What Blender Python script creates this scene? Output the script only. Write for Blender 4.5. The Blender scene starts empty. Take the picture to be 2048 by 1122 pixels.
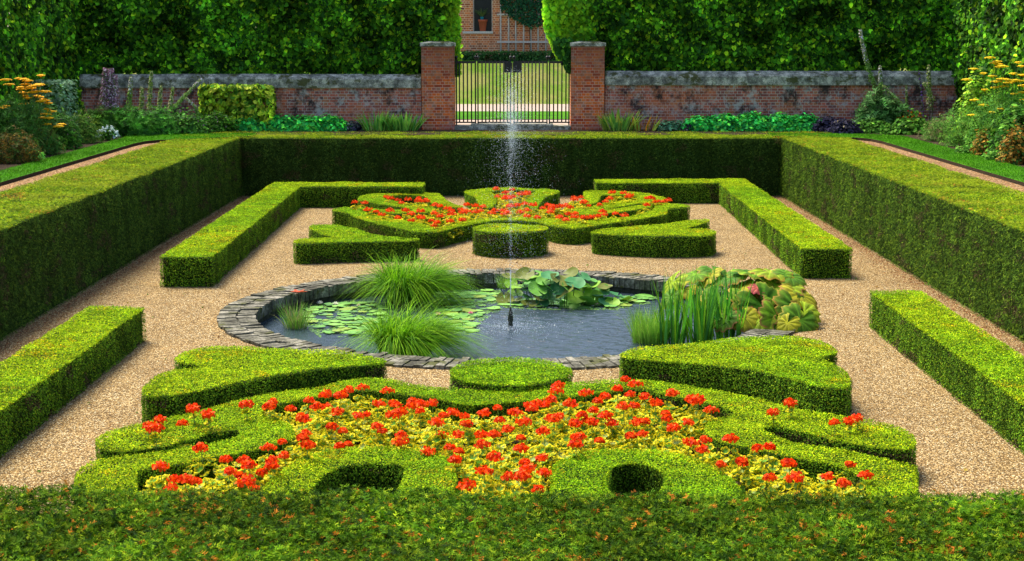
import bpy, math, random
import numpy as np
from mathutils import Vector
from mathutils.geometry import tessellate_polygon

rng = np.random.default_rng(7)
random.seed(7)
R = math.radians
SC = bpy.context.scene
COL = SC.collection

# ------------------------------------------------------------------ camera
PITCH = math.atan(495 / 3100.0)
CH = 4.0
cam_d = bpy.data.cameras.new('camera')
cam = bpy.data.objects.new('camera', cam_d)
COL.objects.link(cam)
cam.location = (0, 0, CH)
cam.rotation_euler = (math.pi / 2 - PITCH, 0, 0)
cam_d.sensor_width = 36
cam_d.lens = 3100 / 2048 * 36
cam_d.clip_end = 2000
SC.camera = cam

# ------------------------------------------------------------------ sky + sun
SUN_EL, SUN_AZ = R(60), R(-42)      # azimuth measured from +Y towards +X
w = bpy.data.worlds.new('World'); SC.world = w; w.use_nodes = True
nt = w.node_tree; nt.nodes.clear()
sky = nt.nodes.new('ShaderNodeTexSky'); sky.sky_type = 'NISHITA'; sky.sun_disc = False
sky.sun_elevation = SUN_EL; sky.sun_rotation = SUN_AZ
sky.air_density = 1.0; sky.dust_density = 2.5; sky.ozone_density = 1.0
bg = nt.nodes.new('ShaderNodeBackground'); bg.inputs['Strength'].default_value = 0.14
wo = nt.nodes.new('ShaderNodeOutputWorld')
nt.links.new(sky.outputs[0], bg.inputs[0]); nt.links.new(bg.outputs[0], wo.inputs[0])
sd = bpy.data.lights.new('sun', 'SUN'); sd.energy = 3.9; sd.angle = R(28); sd.color = (1.0, 0.92, 0.74)
sun = bpy.data.objects.new('sun', sd); COL.objects.link(sun)
tosun = Vector((math.sin(SUN_AZ) * math.cos(SUN_EL), math.cos(SUN_AZ) * math.cos(SUN_EL), math.sin(SUN_EL)))
sun.rotation_euler = tosun.to_track_quat('Z', 'Y').to_euler()
SC.view_settings.view_transform = 'Standard'
SC.view_settings.look = 'None'
SC.view_settings.exposure = 0.85
SC.view_settings.gamma = 1.0
SC.render.engine = 'CYCLES'
SC.cycles.max_bounces = 6
SC.cycles.transparent_max_bounces = 8

# ------------------------------------------------------------------ projection helpers: where a point of the photo stands
def W(px, py, H=0.0):
    dx = (px - 1024) / 3100.0; dy = (561 - py) / 3100.0
    d = np.array([dx, math.cos(PITCH) + dy * math.sin(PITCH), -math.sin(PITCH) + dy * math.cos(PITCH)])
    t = (H - CH) / d[2]
    return np.array([t * d[0], t * d[1]])
def VZ(px, py, Y):
    dx = (px - 1024) / 3100.0; dy = (561 - py) / 3100.0
    d = np.array([dx, math.cos(PITCH) + dy * math.sin(PITCH), -math.sin(PITCH) + dy * math.cos(PITCH)])
    t = Y / d[1]
    return t * d[0], CH + t * d[2]
def zoomed(ox, oy, s, pts):
    return [(ox + x / s, oy + y / s) for x, y in pts]
A_ = lambda p: zoomed(640, 360, 5.12, p)
B_ = lambda p: zoomed(1000, 360, 5.12, p)
C_ = lambda p: zoomed(140, 740, 4.096, p)
D_ = lambda p: zoomed(1380, 740, 4.096, p)
E_ = lambda p: zoomed(500, 740, 4.096, p)
G_ = lambda p: zoomed(960, 740, 4.096, p)
def world_loop(px, H, smooth=1):
    a = np.array([W(x, y, H) for x, y in px])
    for _ in range(smooth):
        b = np.roll(a, -1, 0)
        a = np.stack([a * .75 + b * .25, a * .25 + b * .75], 1).reshape(-1, 2)
    return a

# ------------------------------------------------------------------ materials
def new_mat(name):
    m = bpy.data.materials.new(name); m.use_nodes = True
    nt = m.node_tree; nt.nodes.clear()
    return m, nt, nt.nodes, nt.links
def nd(nt, t, **kw):
    n = nt.nodes.new(t)
    for k, v in kw.items():
        if k in n.inputs: n.inputs[k].default_value = v
        else: setattr(n, k, v)
    return n
def ramp(nt, stops, fac=None, interp='LINEAR'):
    n = nt.nodes.new('ShaderNodeValToRGB'); cr = n.color_ramp; cr.interpolation = interp
    while len(cr.elements) > 1: cr.elements.remove(cr.elements[-1])
    cr.elements[0].position = stops[0][0]; cr.elements[0].color = (*stops[0][1], 1)
    for p, c in stops[1:]:
        e = cr.elements.new(p); e.color = (*c, 1)
    if fac is not None: nt.links.new(fac, n.inputs[0])
    return n
def mixc(nt, a, b, f, typ='MIX'):
    n = nt.nodes.new('ShaderNodeMix'); n.data_type = 'RGBA'; n.blend_type = typ
    for i, v in ((0, f), (6, a), (7, b)):
        if isinstance(v, (int, float)): n.inputs[i].default_value = v
        elif isinstance(v, tuple): n.inputs[i].default_value = (*v, 1)
        else: nt.links.new(v, n.inputs[i])
    return n.outputs[2]
def noise(nt, scale, vec=None, detail=3, rough=.55):
    n = nd(nt, 'ShaderNodeTexNoise', Scale=scale, Detail=detail, Roughness=rough)
    if vec is not None: nt.links.new(vec, n.inputs['Vector'])
    return n.outputs['Fac']
def objvec(nt, scale=None):
    t = nt.nodes.new('ShaderNodeTexCoord').outputs['Object']
    if scale:
        m = nt.nodes.new('ShaderNodeMapping'); m.inputs['Scale'].default_value = scale
        nt.links.new(t, m.inputs[0]); return m.outputs[0]
    return t
def finish(nt, col, rough=.8, bump=None, bstr=.5, bdist=.01, spec=.3, metal=0, trans=0.0, tcol=None):
    p = nt.nodes.new('ShaderNodeBsdfPrincipled')
    if isinstance(col, tuple): p.inputs['Base Color'].default_value = (*col, 1)
    else: nt.links.new(col, p.inputs['Base Color'])
    if isinstance(rough, (int, float)): p.inputs['Roughness'].default_value = rough
    else: nt.links.new(rough, p.inputs['Roughness'])
    p.inputs['Specular IOR Level'].default_value = spec
    p.inputs['Metallic'].default_value = metal
    if bump is not None:
        b = nd(nt, 'ShaderNodeBump', Strength=bstr, Distance=bdist); nt.links.new(bump, b.inputs['Height'])
        nt.links.new(b.outputs[0], p.inputs['Normal'])
    o = nt.nodes.new('ShaderNodeOutputMaterial')
    if trans > 0:
        t = nt.nodes.new('ShaderNodeBsdfTranslucent'); nt.links.new(tcol if tcol is not None else col, t.inputs[0])
        x = nt.nodes.new('ShaderNodeMixShader'); x.inputs[0].default_value = trans
        nt.links.new(p.outputs[0], x.inputs[1]); nt.links.new(t.outputs[0], x.inputs[2])
        nt.links.new(x.outputs[0], o.inputs[0])
    else:
        nt.links.new(p.outputs[0], o.inputs[0])
    return p
def leafmat(name, rough=.5, trans=.25, spec=.3, nscale=9, lo=.8, hi=1.2, gain=1.0):
    m, nt, N, L = new_mat(name)
    a = nt.nodes.new('ShaderNodeAttribute'); a.attribute_name = 'Col'
    f = noise(nt, nscale, objvec(nt), 2)
    lo *= gain; hi *= gain
    r = nt.nodes.new('ShaderNodeMapRange'); L.new(f, r.inputs[0])
    for i_, v_ in ((1, .3), (2, .7), (3, lo), (4, hi)): r.inputs[i_].default_value = v_
    c = mixc(nt, a.outputs['Color'], r.outputs[0], 1.0, 'MULTIPLY')
    finish(nt, c, rough, trans=trans, spec=spec)
    return m
M = {}
M['box'] = leafmat('box_leaves', .75, .25, .06, gain=2.35)
M['yew'] = leafmat('yew_needles', .75, .15, .06, 3, gain=2.0)
M['leaf'] = leafmat('leaf_blades', .6, .3, .07, gain=1.3)
M['lime'] = leafmat('lime_leaves', .6, .42, .05, 1.2, .75, 1.2, gain=2.05)
M['petal'] = leafmat('petals', .6, .25, .15, 30, .9, 1.1)
M['pad'] = leafmat('waxy_pads', .5, .12, .18, 6, .85, 1.15)
M['bigleaf'] = leafmat('lobed_leaves', .6, .22, .12, 14, .7, 1.15)
M['wood'] = leafmat('plain_twigs', .85, 0.0, .1)
def simple(name, col, rough=.7, spec=.3, metal=0, ns=40, var=.25, bump=.4, bd=.004):
    m, nt, N, L = new_mat(name)
    f = noise(nt, ns, objvec(nt), 4)
    lo = tuple(c * (1 - var) for c in col); hi = tuple(min(1, c * (1 + var)) for c in col)
    r = ramp(nt, [(.3, lo), (.7, hi)], f)
    finish(nt, r.outputs[0], rough, f, bump, bd, spec, metal)
    return m
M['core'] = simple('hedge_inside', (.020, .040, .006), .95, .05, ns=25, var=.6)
M['soil'] = simple('soil', (.045, .030, .018), .95, .1, ns=30, var=.5, bump=.9, bd=.02)
M['iron'] = simple('black_iron', (.010, .010, .013), .45, .4, ns=60)
M['terracotta'] = simple('terracotta', (.42, .10, .045), .8, .2)
M['teal'] = simple('teal_glaze', (.01, .25, .36), .4, .4)
M['greywood'] = simple('weathered_wood', (.60, .54, .48), .85, .1, ns=18)
M['glass'] = simple('dark_window', (.006, .010, .012), .35, .3, ns=3, var=.3)
M['roof'] = simple('roof_tiles', (.16, .06, .04), .9, .1, ns=8)
M['bronze'] = simple('mossy_bronze', (.030, .035, .018), .7, .3, ns=60, var=.6)
M['mudwall'] = simple('pond_wall', (.045, .045, .03), .8, .2, ns=14, var=.6)
M['sillstone'] = simple('pale_stone', (.62, .57, .50), .8, .2)

def gravel(name, tint=(1, 1, 1), sc=62):
    m, nt, N, L = new_mat(name)
    v = objvec(nt)
    vo = nd(nt, 'ShaderNodeTexVoronoi', Scale=sc); L.new(v, vo.inputs['Vector'])
    sep = nt.nodes.new('ShaderNodeSeparateColor'); L.new(vo.outputs['Color'], sep.inputs[0])
    r = ramp(nt, [(0, (.13, .09, .055)), (.12, (.27, .17, .09)), (.35, (.46, .29, .13)), (.62, (.58, .38, .18)), (.85, (.68, .51, .31)), (1, (.80, .70, .56))], sep.outputs[0])
    dk = ramp(nt, [(.0, (1.12, 1.12, 1.12)), (.35, (.95, .95, .95)), (.55, (.25, .22, .18))], vo.outputs['Distance'])
    # distance is in scaled cells
    c = mixc(nt, r.outputs[0], dk.outputs[0], 1.0, 'MULTIPLY')
    n1 = noise(nt, .9, v, 5, .65)
    pr = ramp(nt, [(.3, (.80, .78, .76)), (.55, (1, 1, 1)), (.75, (1.08, 1.02, .94))], n1)
    c = mixc(nt, c, pr.outputs[0], 1.0, 'MULTIPLY')
    n2 = noise(nt, 7, v, 4, .7)
    pr2 = ramp(nt, [(.35, (.82, .80, .76)), (.6, (1.05, 1.05, 1.05))], n2)
    c = mixc(nt, c, pr2.outputs[0], 1.0, 'MULTIPLY')
    c = mixc(nt, c, tint, 1.0, 'MULTIPLY')
    inv = nt.nodes.new('ShaderNodeMath'); inv.operation = 'SUBTRACT'; inv.inputs[0].default_value = 1; L.new(vo.outputs['Distance'], inv.inputs[1])
    finish(nt, c, .9, inv.outputs[0], 1.0, .012, .15)
    return m
M['gravel'] = gravel('pea_gravel', (1.22, 1.27, 1.12))
M['gravelpath'] = gravel('path_gravel', (1.05, .92, .80), 40)
M['palepath'] = simple('pale_path', (.42, .33, .27), .95, .1, ns=20, var=.25)

def grass_mat(name, c1, c2, c3, sc=1.0):
    m, nt, N, L = new_mat(name)
    v = objvec(nt)
    a = noise(nt, 60 * sc, v, 4, .7); b = noise(nt, 1.1, v, 5, .6)
    r = ramp(nt, [(.25, c1), (.5, c2), (.75, c3)], a)
    r2 = ramp(nt, [(.38, (.62, .72, .6)), (.6, (1.15, 1.05, 1.0))], b)
    c = mixc(nt, r.outputs[0], r2.outputs[0], 1.0, 'MULTIPLY')
    finish(nt, c, .9, a, .8, .02, .1)
    return m
M['lawn'] = grass_mat('mown_lawn', (.03, .12, .003), (.06, .22, .004), (.11, .31, .008))
M['field'] = grass_mat('rough_grass', (.05, .11, .02), (.10, .20, .03), (.17, .28, .05), .5)
def bank_mat():
    m, nt, N, L = new_mat('dry_bank')
    v = objvec(nt)
    a = noise(nt, 25, v, 5, .7); b = noise(nt, .9, objvec(nt, (1, .6, 1)), 5, .65)
    g = ramp(nt, [(.3, (.06, .14, .010)), (.7, (.17, .27, .02))], a)
    d = ramp(nt, [(.3, (.15, .15, .035)), (.7, (.32, .30, .09))], a)
    f = ramp(nt, [(.44, (0, 0, 0)), (.60, (.85, .85, .85))], b)
    finish(nt, mixc(nt, g.outputs[0], d.outputs[0], f.outputs[0]), .9, a, .8, .03, .1)
    return m
M['bank'] = bank_mat()

def brick_mat(name, bw=.225, rh=.075, mortar=(.42, .36, .30), c1=(.36, .09, .04), c2=(.20, .055, .045), dark=.5, lichen=.5, low_orange=False):
    m, nt, N, L = new_mat(name)
    tc = nt.nodes.new('ShaderNodeTexCoord').outputs['Object']
    sp = nt.nodes.new('ShaderNodeSeparateXYZ'); L.new(tc, sp.inputs[0])
    ad = nt.nodes.new('ShaderNodeMath'); ad.operation = 'ADD'; L.new(sp.outputs[0], ad.inputs[0]); L.new(sp.outputs[1], ad.inputs[1])
    cb = nt.nodes.new('ShaderNodeCombineXYZ'); L.new(ad.outputs[0], cb.inputs[0]); L.new(sp.outputs[2], cb.inputs[1])
    bt = nt.nodes.new('ShaderNodeTexBrick'); L.new(cb.outputs[0], bt.inputs['Vector'])
    bt.offset = .5; bt.squash = .5; bt.squash_frequency = 2
    for k, v in (('Scale', 1.0), ('Mortar Size', rh * .10), ('Brick Width', bw), ('Row Height', rh), ('Bias', 0.0), ('Mortar Smooth', .3)):
        bt.inputs[k].default_value = v
    bt.inputs['Bias'].default_value = .15; bt.inputs['Color1'].default_value = (0, 0, 0, 1); bt.inputs['Color2'].default_value = (1, 1, 1, 1)
    bt.inputs['Mortar'].default_value = (.5, .5, .5, 1)
    rr = ramp(nt, [(0, tuple(x * .5 for x in c2)), (.3, c2), (.55, c1), (.8, tuple(min(1, x * 1.35) for x in c1)), (1, (.55, .20, .10))], bt.outputs['Color'])
    n1 = noise(nt, 1.3, tc, 5, .65)
    st = ramp(nt, [(.36, (1 - dark, 1 - dark, 1 - dark * .9)), (.56, (1, 1, 1))], n1)
    c = mixc(nt, rr.outputs[0], st.outputs[0], 1.0, 'MULTIPLY')
    n3 = noise(nt, 24, tc, 4, .7)
    s3 = ramp(nt, [(.3, (.72, .72, .72)), (.7, (1.2, 1.2, 1.2))], n3)
    c = mixc(nt, c, s3.outputs[0], 1.0, 'MULTIPLY')
    c = mixc(nt, c, mortar, bt.outputs['Fac'])
    n2 = noise(nt, 3.2, tc, 8, .78)
    lf = ramp(nt, [(.51, (0, 0, 0)), (.60, (lichen, lichen, lichen))], n2)
    c = mixc(nt, c, (.50, .49, .47), lf.outputs[0])
    n5 = noise(nt, 1.1, objvec(nt, (1, 1, 1.5)), 5, .6)
    of = ramp(nt, [(.50, (0, 0, 0)), (.62, (.45, .45, .45))], n5)
    c = mixc(nt, c, (.62, .17, .05), of.outputs[0])
    n4 = noise(nt, 2.1, objvec(nt, (1, 1, .8)), 7, .75)
    df = ramp(nt, [(.50, (0, 0, 0)), (.62, (lichen * 1.2,) * 3)], n4)
    c = mixc(nt, c, (.035, .03, .03), df.outputs[0])
    if low_orange:      # rain dirt and algae on the upper courses
        zz = nt.nodes.new('ShaderNodeMath'); zz.operation = 'MULTIPLY_ADD'; L.new(n1, zz.inputs[0]); zz.inputs[1].default_value = 3.2; L.new(sp.outputs[2], zz.inputs[2])
        zf = ramp(nt, [(.0, (0, 0, 0)), (1, (1, 1, 1))]); mr = nt.nodes.new('ShaderNodeMapRange'); L.new(zz.outputs[0], mr.inputs[0])
        for i_, v_ in ((1, 2.6), (2, 4.0), (3, 0.0), (4, .72)): mr.inputs[i_].default_value = v_
        c = mixc(nt, c, (.10, .055, .045), mr.outputs[0])
    finish(nt, c, .88, bt.outputs['Fac'], -.6, .01, .15)
    return m
M['brick'] = brick_mat('old_brick', c1=(.50, .13, .085), c2=(.33, .11, .10), lichen=.8, dark=.35, mortar=(.55, .45, .40))
M['pillarbrick'] = brick_mat('pillar_brick', c1=(.98, .19, .035), c2=(.66, .10, .035), lichen=.25, dark=.35, mortar=(.72, .42, .30), low_orange=True)
M['housebrick'] = brick_mat('house_brick', bw=.24, rh=.088, c1=(.62, .18, .055), c2=(.34, .09, .045), lichen=.1, dark=.1, mortar=(.90, .66, .42))

def stone_mat(name, c1, c2, c3, sc=5, moss=True):
    m, nt, N, L = new_mat(name)
    v = objvec(nt)
    a = noise(nt, sc, v, 8, .72); b = noise(nt, sc * 9, v, 4, .7)
    r = ramp(nt, [(.36, c1), (.5, c2), (.60, c3)], a)
    s = ramp(nt, [(.36, (.5, .5, .5)), (.62, (1.35, 1.35, 1.35))], b)
    c = mixc(nt, r.outputs[0], s.outputs[0], 1.0, 'MULTIPLY')
    if moss:
        q = noise(nt, 2.3, objvec(nt, (1, 1, 1.6)), 6, .7)
        f = ramp(nt, [(.54, (0, 0, 0)), (.60, (.9, .9, .9))], q)
        c = mixc(nt, c, (.07, .075, .015), f.outputs[0])
    finish(nt, c, .88, b, .7, .008, .2)
    return m
M['coping'] = stone_mat('coping_stone', (.10, .10, .085), (.30, .30, .25), (.62, .60, .50))
M['pondbrick'] = stone_mat('pond_brick', (.045, .042, .030), (.12, .115, .085), (.29, .27, .215), 3)

def water_mat():
    m, nt, N, L = new_mat('pond_water')
    v = objvec(nt, (1, 1.0, 1))
    a = noise(nt, 9, v, 3, .6); b = noise(nt, 34, v, 2, .5)
    wv = nd(nt, 'ShaderNodeTexWave', wave_type='RINGS', rings_direction='SPHERICAL', Scale=3.4, Distortion=2.6, Detail=2.0)
    L.new(v, wv.inputs['Vector'])
    ad = nt.nodes.new('ShaderNodeMath'); ad.operation = 'MULTIPLY_ADD'; L.new(b, ad.inputs[0]); ad.inputs[1].default_value = .7; L.new(a, ad.inputs[2])
    ad2 = nt.nodes.new('ShaderNodeMath'); ad2.operation = 'MULTIPLY_ADD'; L.new(wv.outputs['Fac'], ad2.inputs[0]); ad2.inputs[1].default_value = .35; L.new(ad.outputs[0], ad2.inputs[2])
    p = finish(nt, (.034, .054, .072), .05, b, .6, .012, .5)
    p.inputs['IOR'].default_value = 1.333
    p.inputs['Specular IOR Level'].default_value = .5
    return m
M['water'] = water_mat()
M['drops'] = simple('water_drops', (.80, .88, .95), .15, .6, var=.05, bump=0)

# ------------------------------------------------------------------ mesh collector
class Geo:
    def __init__(s): s.V = []; s.C = []; s.F = []; s.n = 0
    def add(s, V, F, C=(.5, .5, .5), m=0, smooth=False):
        V = np.asarray(V, float).reshape(-1, 3); C = np.asarray(C, float)
        if C.ndim == 1: C = np.broadcast_to(C, (len(V), 3))
        s.V.append(V); s.C.append(C)
        if isinstance(F, np.ndarray): F = [F]
        else:
            d = {}
            for f in F: d.setdefault(len(f), []).append(f)
            F = [np.array(x) for x in d.values()]
        for f in F: s.F.append((f + s.n, m, smooth))
        s.n += len(V)
        return s
    def box(s, x0, x1, y0, y1, z0, z1, C=(.5, .5, .5), m=0):
        V = [(x, y, z) for x in (x0, x1) for y in (y0, y1) for z in (z0, z1)]
        F = [(0, 1, 3, 2), (4, 6, 7, 5), (0, 4, 5, 1), (2, 3, 7, 6), (0, 2, 6, 4), (1, 5, 7, 3)]
        return s.add(V, F, C, m)
    def tube(s, pts, rad, C=(.5, .5, .5), n=6, m=0, cap=True):
        pts = np.asarray(pts, float); k = len(pts)
        rad = np.broadcast_to(np.asarray(rad, float), (k,))
        d = np.gradient(pts, axis=0); d /= np.linalg.norm(d, axis=1)[:, None] + 1e-9
        ref = np.array([0, 0, 1.]) if abs(d[0][2]) < .9 else np.array([1., 0, 0])
        u = np.cross(d, ref); u /= np.linalg.norm(u, axis=1)[:, None] + 1e-9
        v = np.cross(d, u)
        a = np.arange(n) * 2 * math.pi / n
        V = pts[:, None] + rad[:, None, None] * (np.cos(a)[None, :, None] * u[:, None] + np.sin(a)[None, :, None] * v[:, None])
        F = []
        for i in range(k - 1):
            for j in range(n):
                F.append((i * n + j, i * n + (j + 1) % n, (i + 1) * n + (j + 1) % n, (i + 1) * n + j))
        if cap: F += [tuple(range(n))[::-1], tuple((k - 1) * n + j for j in range(n))]
        return s.add(V.reshape(-1, 3), F, C, m, True)
    def lathe(s, prof, c=(0, 0, 0), C=(.5, .5, .5), n=16, m=0):
        a = np.arange(n) * 2 * math.pi / n; k = len(prof)
        V = [(c[0] + r * math.cos(t), c[1] + r * math.sin(t), c[2] + z) for r, z in prof for t in a]
        F = [(i * n + j, i * n + (j + 1) % n, (i + 1) * n + (j + 1) % n, (i + 1) * n + j) for i in range(k - 1) for j in range(n)]
        F += [tuple(range(n))[::-1], tuple((k - 1) * n + j for j in range(n))]
        return s.add(V, F, C, m, True)
    def inst(s, T, P, Nn, S, C, m=0, spin=None, up=None):
        """copies of a small leaf template T=(verts, faces, tint) at P, its z along Nn"""
        TV, TF, tint = T; N = len(P)
        if N == 0: return s
        Nn = Nn / (np.linalg.norm(Nn, axis=1)[:, None] + 1e-9)
        if up is None:
            t = rng.normal(size=(N, 3))
        else:
            t = np.broadcast_to(np.asarray(up, float), (N, 3)) + rng.normal(size=(N, 3)) * (spin or .3)
        b = np.cross(Nn, t); b /= np.linalg.norm(b, axis=1)[:, None] + 1e-9
        t = np.cross(b, Nn)
        S = np.broadcast_to(np.asarray(S, float).reshape(-1, 1) if np.ndim(S) else np.full((N, 1), S), (N, 1))
        V = P[:, None] + S[:, None] * (TV[None, :, 0:1] * b[:, None] + TV[None, :, 1:2] * t[:, None] + TV[None, :, 2:3] * Nn[:, None])
        C = np.broadcast_to(np.asarray(C, float), (N, 3))
        if tint is None: CC = np.repeat(C[:, None], len(TV), 1)
        else: CC = C[:, None] * (1 - tint[None, :, 3:4]) + tint[None, :, :3] * tint[None, :, 3:4]
        s.V.append(V.reshape(-1, 3)); s.C.append(CC.reshape(-1, 3))
        off = (np.arange(N) * len(TV))[:, None, None]
        d = {}
        for f in TF: d.setdefault(len(f), []).append(f)
        for k, fs in d.items():
            F = (np.array(fs)[None] + off).reshape(-1, k)
            s.F.append((F + s.n, m, False))
        s.n += N * len(TV)
        return s
    def build(s, name, mats, parent=None, loc=None):
        V = np.concatenate(s.V); C = np.concatenate(s.C)
        me = bpy.data.meshes.new(name)
        me.vertices.add(len(V)); me.vertices.foreach_set('co', V.astype(np.float32).ravel())
        li = np.concatenate([f.ravel() for f, _, _ in s.F]); lt = np.concatenate([np.full(len(f), f.shape[1]) for f, _, _ in s.F])
        ls = np.concatenate([[0], np.cumsum(lt)[:-1]])
        me.loops.add(len(li)); me.loops.foreach_set('vertex_index', li.astype(np.int32))
        me.polygons.add(len(lt)); me.polygons.foreach_set('loop_start', ls.astype(np.int32)); me.polygons.foreach_set('loop_total', lt.astype(np.int32))
        me.polygons.foreach_set('material_index', np.concatenate([np.full(len(f), m) for f, m, _ in s.F]).astype(np.int32))
        me.polygons.foreach_set('use_smooth', np.concatenate([np.full(len(f), sm) for f, _, sm in s.F]))
        me.update(calc_edges=True); me.validate()
        at = me.attributes.new('Col', 'FLOAT_COLOR', 'POINT')
        at.data.foreach_set('color', np.concatenate([C, np.ones((len(C), 1))], 1).astype(np.float32).ravel())
        for m in (mats if isinstance(mats, (list, tuple)) else [mats]): me.materials.append(M[m])
        o = bpy.data.objects.new(name, me); COL.objects.link(o)
        if loc is not None: o.location = loc
        if parent is not None: o.parent = parent
        return o
def tag(o, label=None, cat=None, group=None, kind=None):
    if label: o['label'] = label
    if cat: o['category'] = cat
    if group: o['group'] = group
    if kind: o['kind'] = kind
    return o
def thing(name, label, cat, loc=(0, 0, 0), group=None):
    o = bpy.data.objects.new(name, None); COL.objects.link(o); o.location = loc
    o.empty_display_size = .1
    return tag(o, label, cat, group)
def copy_tree(o, loc, rz=0, label=None, sc=1.0, group=None):
    c = o.copy(); COL.objects.link(c); c.location = loc; c.rotation_euler = (0, 0, rz); c.scale = (sc,) * 3
    if label: c['label'] = label
    if group: c['group'] = group
    for ch in o.children:
        k = ch.copy(); COL.objects.link(k); k.parent = c
        for g in ch.children:
            q = g.copy(); COL.objects.link(q); q.parent = k
    return c

# ------------------------------------------------------------------ small templates
def arr(v): return np.array(v, float)
KITE = (arr([(0, -.5, 0), (.36, -.05, .07), (0, .5, 0), (-.36, -.05, .07)]), [(0, 1, 2, 3)], None)
OVAL = (arr([(0, -.5, 0), (.3, -.25, .04), (.3, .2, .05), (0, .5, -.03), (-.3, .2, .05), (-.3, -.25, .04)]), [(0, 1, 2, 3), (0, 3, 4, 5)], None)
HEART = (arr([(0, -.40, 0), (.26, -.5, .03), (.48, -.2, .09), (.36, .2, .06), (0, .58, -.06), (-.36, .2, .06), (-.48, -.2, .09), (-.26, -.5, .03)]),
         [(0, 1, 2, 3), (0, 3, 4), (0, 4, 5), (0, 5, 6, 7)], None)
def sprig_t(n, w=.075, spread=1.15, curve=.25):
    V = []; F = []
    for i in range(n):
        y = -.45 + .75 * i / max(1, n - 1); sgn = 1 if i % 2 else -1
        a = sgn * (spread - .5 * i / n); L = .42
        dx, dy = math.sin(a) * L, math.cos(a) * L; z = curve * (i % 3) * .4
        k = len(V)
        V += [(0, y - w * .5, 0), (dx * .55 + w * .5, y + dy * .5, z * .6), (dx, y + dy, z), (dx * .45 - w * .5, y + dy * .5 + w * .3, z * .5)]
        F.append((k, k + 1, k + 2, k + 3))
    k = len(V); V += [(-.02, -.5, 0), (.02, -.5, 0), (.035, .55, .05), (-.035, .55, .05)]; F.append((k, k + 1, k + 2, k + 3))
    return (arr(V), F, None)
SPRIG = sprig_t(9, .10)
SPRIGF = sprig_t(8, .13, 1.0, .4)
SPRIG4 = sprig_t(4, .16, .95)
def vn(p, scale, seed=0):
    p = np.asarray(p, float); c, q = .8, .6
    r = np.c_[p[:, 0] * c - p[:, 1] * q, p[:, 0] * q + p[:, 1] * c]
    a = vn0(r, scale, seed) * .62 + vn0(np.c_[r[:, 1] + 3.7, r[:, 0] - 1.3] @ np.array([[.5, .866], [-.866, .5]]), scale * 1.9, seed + 50) * .38
    return np.clip((a - .5) * 1.35 + .5, 0, 1)
def vn0(p, scale, seed=0):
    q = np.asarray(p) * scale; i = np.floor(q).astype(int); f = q - i; f = f * f * (3 - 2 * f)
    def h(a, b):
        x = (a * 374761393 + b * 668265263 + seed * 974634777) & 0x7fffffff
        x = ((x ^ (x >> 13)) * 1274126177) & 0x7fffffff
        return ((x ^ (x >> 16)) & 0xffff) / 65535.0
    a, b = i[:, 0], i[:, 1]; fx, fy = f[:, 0], f[:, 1]
    return (h(a, b) * (1 - fx) + h(a + 1, b) * fx) * (1 - fy) + (h(a, b + 1) * (1 - fx) + h(a + 1, b + 1) * fx) * fy
def inside(loops, P):
    r = np.zeros(len(P), bool)
    for L in loops:
        x1, y1 = L[:, 0], L[:, 1]; x2, y2 = np.roll(x1, -1), np.roll(y1, -1)
        for k in range(len(L)):
            c = ((y1[k] > P[:, 1]) != (y2[k] > P[:, 1]))
            with np.errstate(divide='ignore', invalid='ignore'):
                xx = (x2[k] - x1[k]) * (P[:, 1] - y1[k]) / (y2[k] - y1[k] + 1e-12) + x1[k]
            r ^= c & (P[:, 0] < xx)
    return r
def sample_poly(loops, dens, clip=None):
    lo = loops[0].min(0); hi = loops[0].max(0); n = int(dens * np.prod(hi - lo))
    P = rng.uniform(lo, hi, (n, 2))
    return P[inside(loops, P)]
def pal(n, cols, wts):
    cols = np.array(cols); i = rng.choice(len(cols), n, p=np.array(wts) / sum(wts))
    return cols[i] * rng.uniform(.65, 1.35, (n, 1))
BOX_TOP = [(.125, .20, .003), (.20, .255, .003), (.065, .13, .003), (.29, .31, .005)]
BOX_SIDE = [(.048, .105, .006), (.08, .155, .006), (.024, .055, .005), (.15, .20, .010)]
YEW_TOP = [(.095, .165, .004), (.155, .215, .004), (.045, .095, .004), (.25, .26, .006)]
YEW_SIDE = [(.020, .046, .008), (.036, .07, .009), (.010, .026, .006), (.075, .12, .012)]  # upright yew faces: shade put into the colour, darkest on the back hedge
HZ = [0]
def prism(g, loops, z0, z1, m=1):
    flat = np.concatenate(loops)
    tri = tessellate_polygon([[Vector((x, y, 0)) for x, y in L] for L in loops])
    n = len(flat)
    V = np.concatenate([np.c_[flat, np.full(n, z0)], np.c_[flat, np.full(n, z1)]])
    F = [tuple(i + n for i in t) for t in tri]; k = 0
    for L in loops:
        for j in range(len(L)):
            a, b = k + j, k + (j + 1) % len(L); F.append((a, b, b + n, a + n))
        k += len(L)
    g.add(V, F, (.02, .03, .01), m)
def inset(loops, d):
    res = []
    for L in loops:
        e = np.roll(L, -1, 0) - L; ln = np.linalg.norm(e, axis=1)[:, None] + 1e-9; nr = np.c_[e[:, 1], -e[:, 0]] / ln
        for k in range(len(L)):
            if ln[k] > .02:
                m_ = (L[k] + L[(k + 1) % len(L)]) / 2 + nr[k] * .006
                if inside(loops, m_[None])[0]: nr = -nr
                break
        v = nr + np.roll(nr, 1, 0); q = (v ** 2).sum(1)[:, None]
        res.append(L - d * v * 2 / np.maximum(q, 1.2))
    return res
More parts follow.
